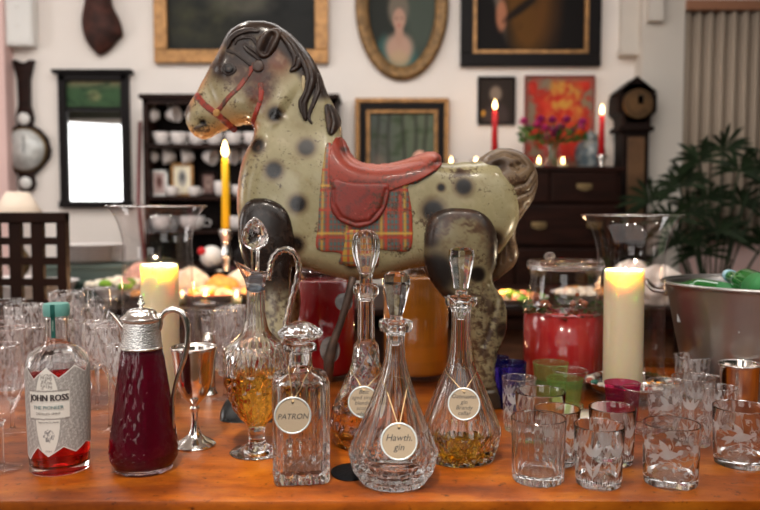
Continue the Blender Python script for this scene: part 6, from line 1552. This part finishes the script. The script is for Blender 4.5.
def tumbler(cx, yb, hwb, hwr, yr, label, mat='thin', real=False, flutes=0, group=None, thick=.010, name='tumbler', cat='glass'):
    X, Y, s = base_of(cx, yb, hwb); zt = zof(yr, Y)-TZ; a, b = hwb*s, hwr*s
    t = thing(name, label, cat, (X, Y, TZ)); w_ = .0014 if not flutes else .0022
    o = [(0, .0015), (a*.9, 0), (a*.98, .0015), (a, .005), (a+(b-a)*.35, zt*.35), (a+(b-a)*.7, zt*.7), (b, zt-.001), (b-w_*.5, zt+.0004)]
    i_ = [(0, thick+.001), (a*.72, thick), (a*.9, thick+.003), (a+(b-a)*.35-w_, zt*.35+.004), (a+(b-a)*.7-w_, zt*.7), (b-w_, zt-.001)]
    ro = (lambda th, z: 1-.028*(1-(2*((flutes*th/(2*PI)) % 1)-1)**2) if z < zt*.95 else 1.0) if flutes else None
    m = 64 if not flutes else flutes*8
    if real:
        mk('glass', *two_skin(o, i_, m, ro), M['glass'] if mat in ('thin', 'thinbird', 'thintulip') else M[mat], t, sharp=25)
    else:
        mk('wall', *lathe([(a*.99, .006)]+[(a+(b-a)*f, .006+(zt-.007)*f) for f in (.2, .4, .6, .8, .93)]+[(b, zt-.001), (b-w_*.5, zt+.0004), (b-w_, zt-.001)]+[(a+(b-a)*f-w_, .006+(zt-.007)*f) for f in (.93, .5)]+[(a-w_, thick)], m, (lambda th, z, i: facet(flutes)(th) if flutes and z < zt*.9 else 1.0)), M[mat], t, sharp=40)
        bs = M['glassb'] if mat in ('thin', 'thinc', 'thinbird', 'thintulip') else M[mat]
        mk('base', *lathe([(0, .0015), (a*.9, 0), (a*.98, .0015), (a*1.0, .006), (a-w_, thick), (a*.7, thick-.001), (0, thick-.0005)], m), bs, t)
        mk('rim', *tube([(b*math.cos(x), b*math.sin(x), zt) for x in np.linspace(0, 2*PI, 65)], .0007, 6, cap=False), M['glass'] if mat in ('thin', 'thinc', 'thinbird', 'thintulip') else M[mat], t)
    if mat in ('thinbird', 'thintulip'): motif(t, a, b, zt, 'tulips' if mat == 'thintulip' else 'birds', int(cx))
    if group: t['group'] = group
    return t
tumbler(540, 489, 26, 28, 417, 'clear fluted straight tumbler with thick base at front right of decanters', 'thin', True, 18, thick=.012)
tumbler(601.5, 492, 22.5, 25.5, 424.5, 'small clear tumbler engraved with tulips on the table front edge', 'thintulip', True)
tumbler(674.5, 492, 26.5, 28, 423, 'clear tumbler frosted with birds and branches, nearest of the etched pair', 'thinbird', True)
tumbler(745, 472, 25.5, 28, 406.5, 'clear tumbler frosted with scrolling birds at the right picture edge', 'thinbird', True)
tumbler(558.5, 469, 19, 23.5, 408, 'clear tapered tumbler directly behind the fluted straight one', 'thintulip', True)
tumbler(614.5, 469, 21, 23.5, 407, 'clear engraved tumbler behind the small tulip one', 'thintulip', True)
tumbler(541.5, 447, 22, 25.5, 391, 'plain clear tumbler in third row behind the fluted one', 'thin', True)
tumbler(520, 434, 14.5, 17.2, 377.5, 'slender etched clear tumbler right of golden rum decanter', 'thintulip')
tumbler(513, 412, 12, 14.2, 362, 'cobalt blue glass tumbler beside the toy horse hoof', 'thinblue')
tumbler(497, 404, 11, 12.5, 357, 'cobalt blue glass tumbler half hidden by the horse hoof', 'thinblue')
tumbler(551.5, 407, 14, 18, 362.5, 'pale green glass tumbler in front of the lidded drinks jar', 'thingreen')
tumbler(571, 412, 14, 17.5, 370, 'plain clear tumbler just right of the pale green one', 'thin')
tumbler(566, 421, 14, 18, 378, 'second green-tinted tumbler in front of the pale green one', 'thingreen')
tumbler(624, 429, 15, 17.5, 382.5, 'magenta glass tumbler in front of the right hurricane candle', 'thinmag')
tumbler(644, 436, 17, 19, 388, 'clear tumbler overlapping the magenta one on its right', 'thin')
tumbler(667, 434, 15, 17, 381, 'etched clear tumbler between the magenta glass and the tallest etched one', 'thinbird')
tumbler(695.5, 449, 18, 20.5, 377, 'tallest etched clear tumbler behind the front bird tumbler', 'thintulip')
tumbler(694, 402, 15, 17.5, 356, 'thin clear cut tumbler standing just left of the steel tub', 'thinc')
tumbler(662, 396, 13, 15.5, 360, 'small amber glass tumbler right of the silver pebble dish', 'thinamber')
tumbler(722, 433, 15, 17, 387, 'clear cut tumbler between julep cup and the tallest etched one', 'thinc')
doily = mk('paper_doily', *lathe([(0, 0), (.05, 0), (.052, .0012), (0, .002)], 56, lambda th, z, i: 1+.05*np.cos(18*th)), plain('doily_paper', L(228, 216, 205), .9, bump=.5, bscale=160), loc=(at_y(585, 300, 1.42).x, 1.42, TZ)); tag(doily, 'round white paper doily on table left of the silver pebble dish', 'doily')

def wineglass(cx, yfoot, hwf, hwb, yrim, ybowl, label, mat='thin', hwr=None, group='stemmed glasses crowded at the table left end'):
    """foot half width, bowl half width, rim and bowl-bottom rows in the photograph"""
    X, Y, s = base_of(cx, yfoot, hwf); Z = lambda p: max(.02, zof(p, Y)-TZ); hwr = hwr or hwb*.9
    t = thing('wine_glass', label, 'glass', (X, Y, TZ)); t['group'] = group
    zr, zb = Z(yrim), Z(ybowl); a, b = hwb*s, hwr*s
    mk('foot', *lathe([(0, .0), (hwf*s, 0), (hwf*s*1.0, .0012), (hwf*s*.5, .003), (.006, .006), (0, .007)], 44), M['thin'], t)
    mk('stem', *lathe(smooth_prof([(.0065, .005), (.0038, .012), (.0034, (zb)*.5), (.004, zb-.008), (.008, zb), (0, zb+.001)], 3), 16), M['glassb'], t)
    h = zr-zb
    pr = smooth_prof([(0, zb), (.008, zb+.001), (a*.6, zb+h*.12), (a*.93, zb+h*.33), (a, zb+h*.55), ((a+b)/2, zb+h*.8), (b, zr)], 4)
    mk('bowl', *lathe(pr+[(q-.0012, z) for q, z in pr[::-1] if q > .009], 48), M[mat], t)
    mk('rim', *tube([(b*math.cos(x), b*math.sin(x), zr) for x in np.linspace(0, 2*PI, 49)], .0007, 5, cap=False), M['glass'], t)
    return t
wineglass(-3, 476, 20, 22, 345, 420, 'large wine glass cut by left picture edge, nearest the table front')
wineglass(9, 437, 18, 19, 328, 398, 'wine glass just left of the red spirit bottle')
wineglass(31, 420, 16, 18, 326, 375, 'wine glass partly hidden behind the red spirit bottle shoulder')
wineglass(95, 411, 13.5, 14, 322, 364, 'wine glass standing between spirit bottle and claret jug, middle row', 'thinc')
wineglass(108, 434, 13.5, 14, 326, 372, 'etched wine glass nearest the claret jug left side', 'thinc')
wineglass(96, 398, 12.5, 14.5, 288, 328, 'tall wine glass behind the gap left of the claret jug')
wineglass(117, 452, 12.5, 12, 345, 385, 'small stemmed glass half behind the claret jug', 'thinc')
wineglass(224, 402, 13, 14.5, 312, 355, 'wine glass right of the silver goblet rim')
wineglass(205, 392, 12, 13, 303, 345, 'wine glass behind the silver goblet')
wineglass(235, 388, 12, 13, 306, 345, 'wine glass directly behind the whisky ewer body', 'thinc')
for i, (cx, yb, hb, hr, yr, m, lab) in enumerate((
    (24, 383, 17, 19, 305, 'thinc', 'cut clear highball glass behind the bottle, left of its neck'),
    (66, 376, 14, 17, 292, 'thinc', 'tall cut highball glass directly behind the bottle cap'),
    (78, 392, 12, 13, 321, 'thin', 'plain highball glass right of the bottle neck'),
    (6, 392, 15, 17, 318, 'thinc', 'cut highball glass at far left behind the first wine glass'),
    (45, 370, 13, 15, 306, 'thin', 'plain highball glass at the back left of the bottle neck'),
    (88, 371, 13, 15, 306, 'thinc', 'cut highball glass at the back, right of the bottle cap'),
    (119, 373, 12, 14, 318, 'thinc', 'cut tumbler at the back just left of the candle vase'),
    (138, 430, 14, 16, 372, 'thin', 'plain tumbler hidden mostly behind the claret jug'),
    (199, 373, 12, 14, 312, 'thin', 'plain tumbler in the back row right of the left candle vase'),
    (216, 371, 13, 15, 318, 'thinc', 'cut tumbler in the back row above the silver goblet'),
    (248, 371, 13, 15, 318, 'thin', 'plain tumbler at the back behind the ewer neck'),
    (10, 367, 13, 15, 300, 'thin', 'plain highball glass furthest back at the left edge'),
    (103, 365, 12, 13.5, 298, 'thin', 'plain highball glass furthest back, left of the candle vase'),
    (229, 377, 12, 14, 308, 'thinc', 'cut highball glass behind the wine glass right of goblet'))):
    tumbler(cx, yb, hb, hr, yr, lab, m, thick=.012, name='highball_glass' if yb-yr > 62 else 'tumbler', group='clear glasses crowded at the table left end')
X, Y, s = base_of(208, 396, 8)
t = thing('salt_shaker', 'small domed silver shaker just behind the silver goblet', 'shaker', (X, Y, TZ))
mk('body', *lathe(smooth_prof([(0, 0), (8*s, 0), (8*s, .004), (6*s, .02), (7*s, zof(345, Y)-TZ), (6.5*s, zof(338, Y)-TZ), (4*s, zof(333, Y)-TZ), (0, zof(332, Y)-TZ)], 3), 28), M['silver'], t)
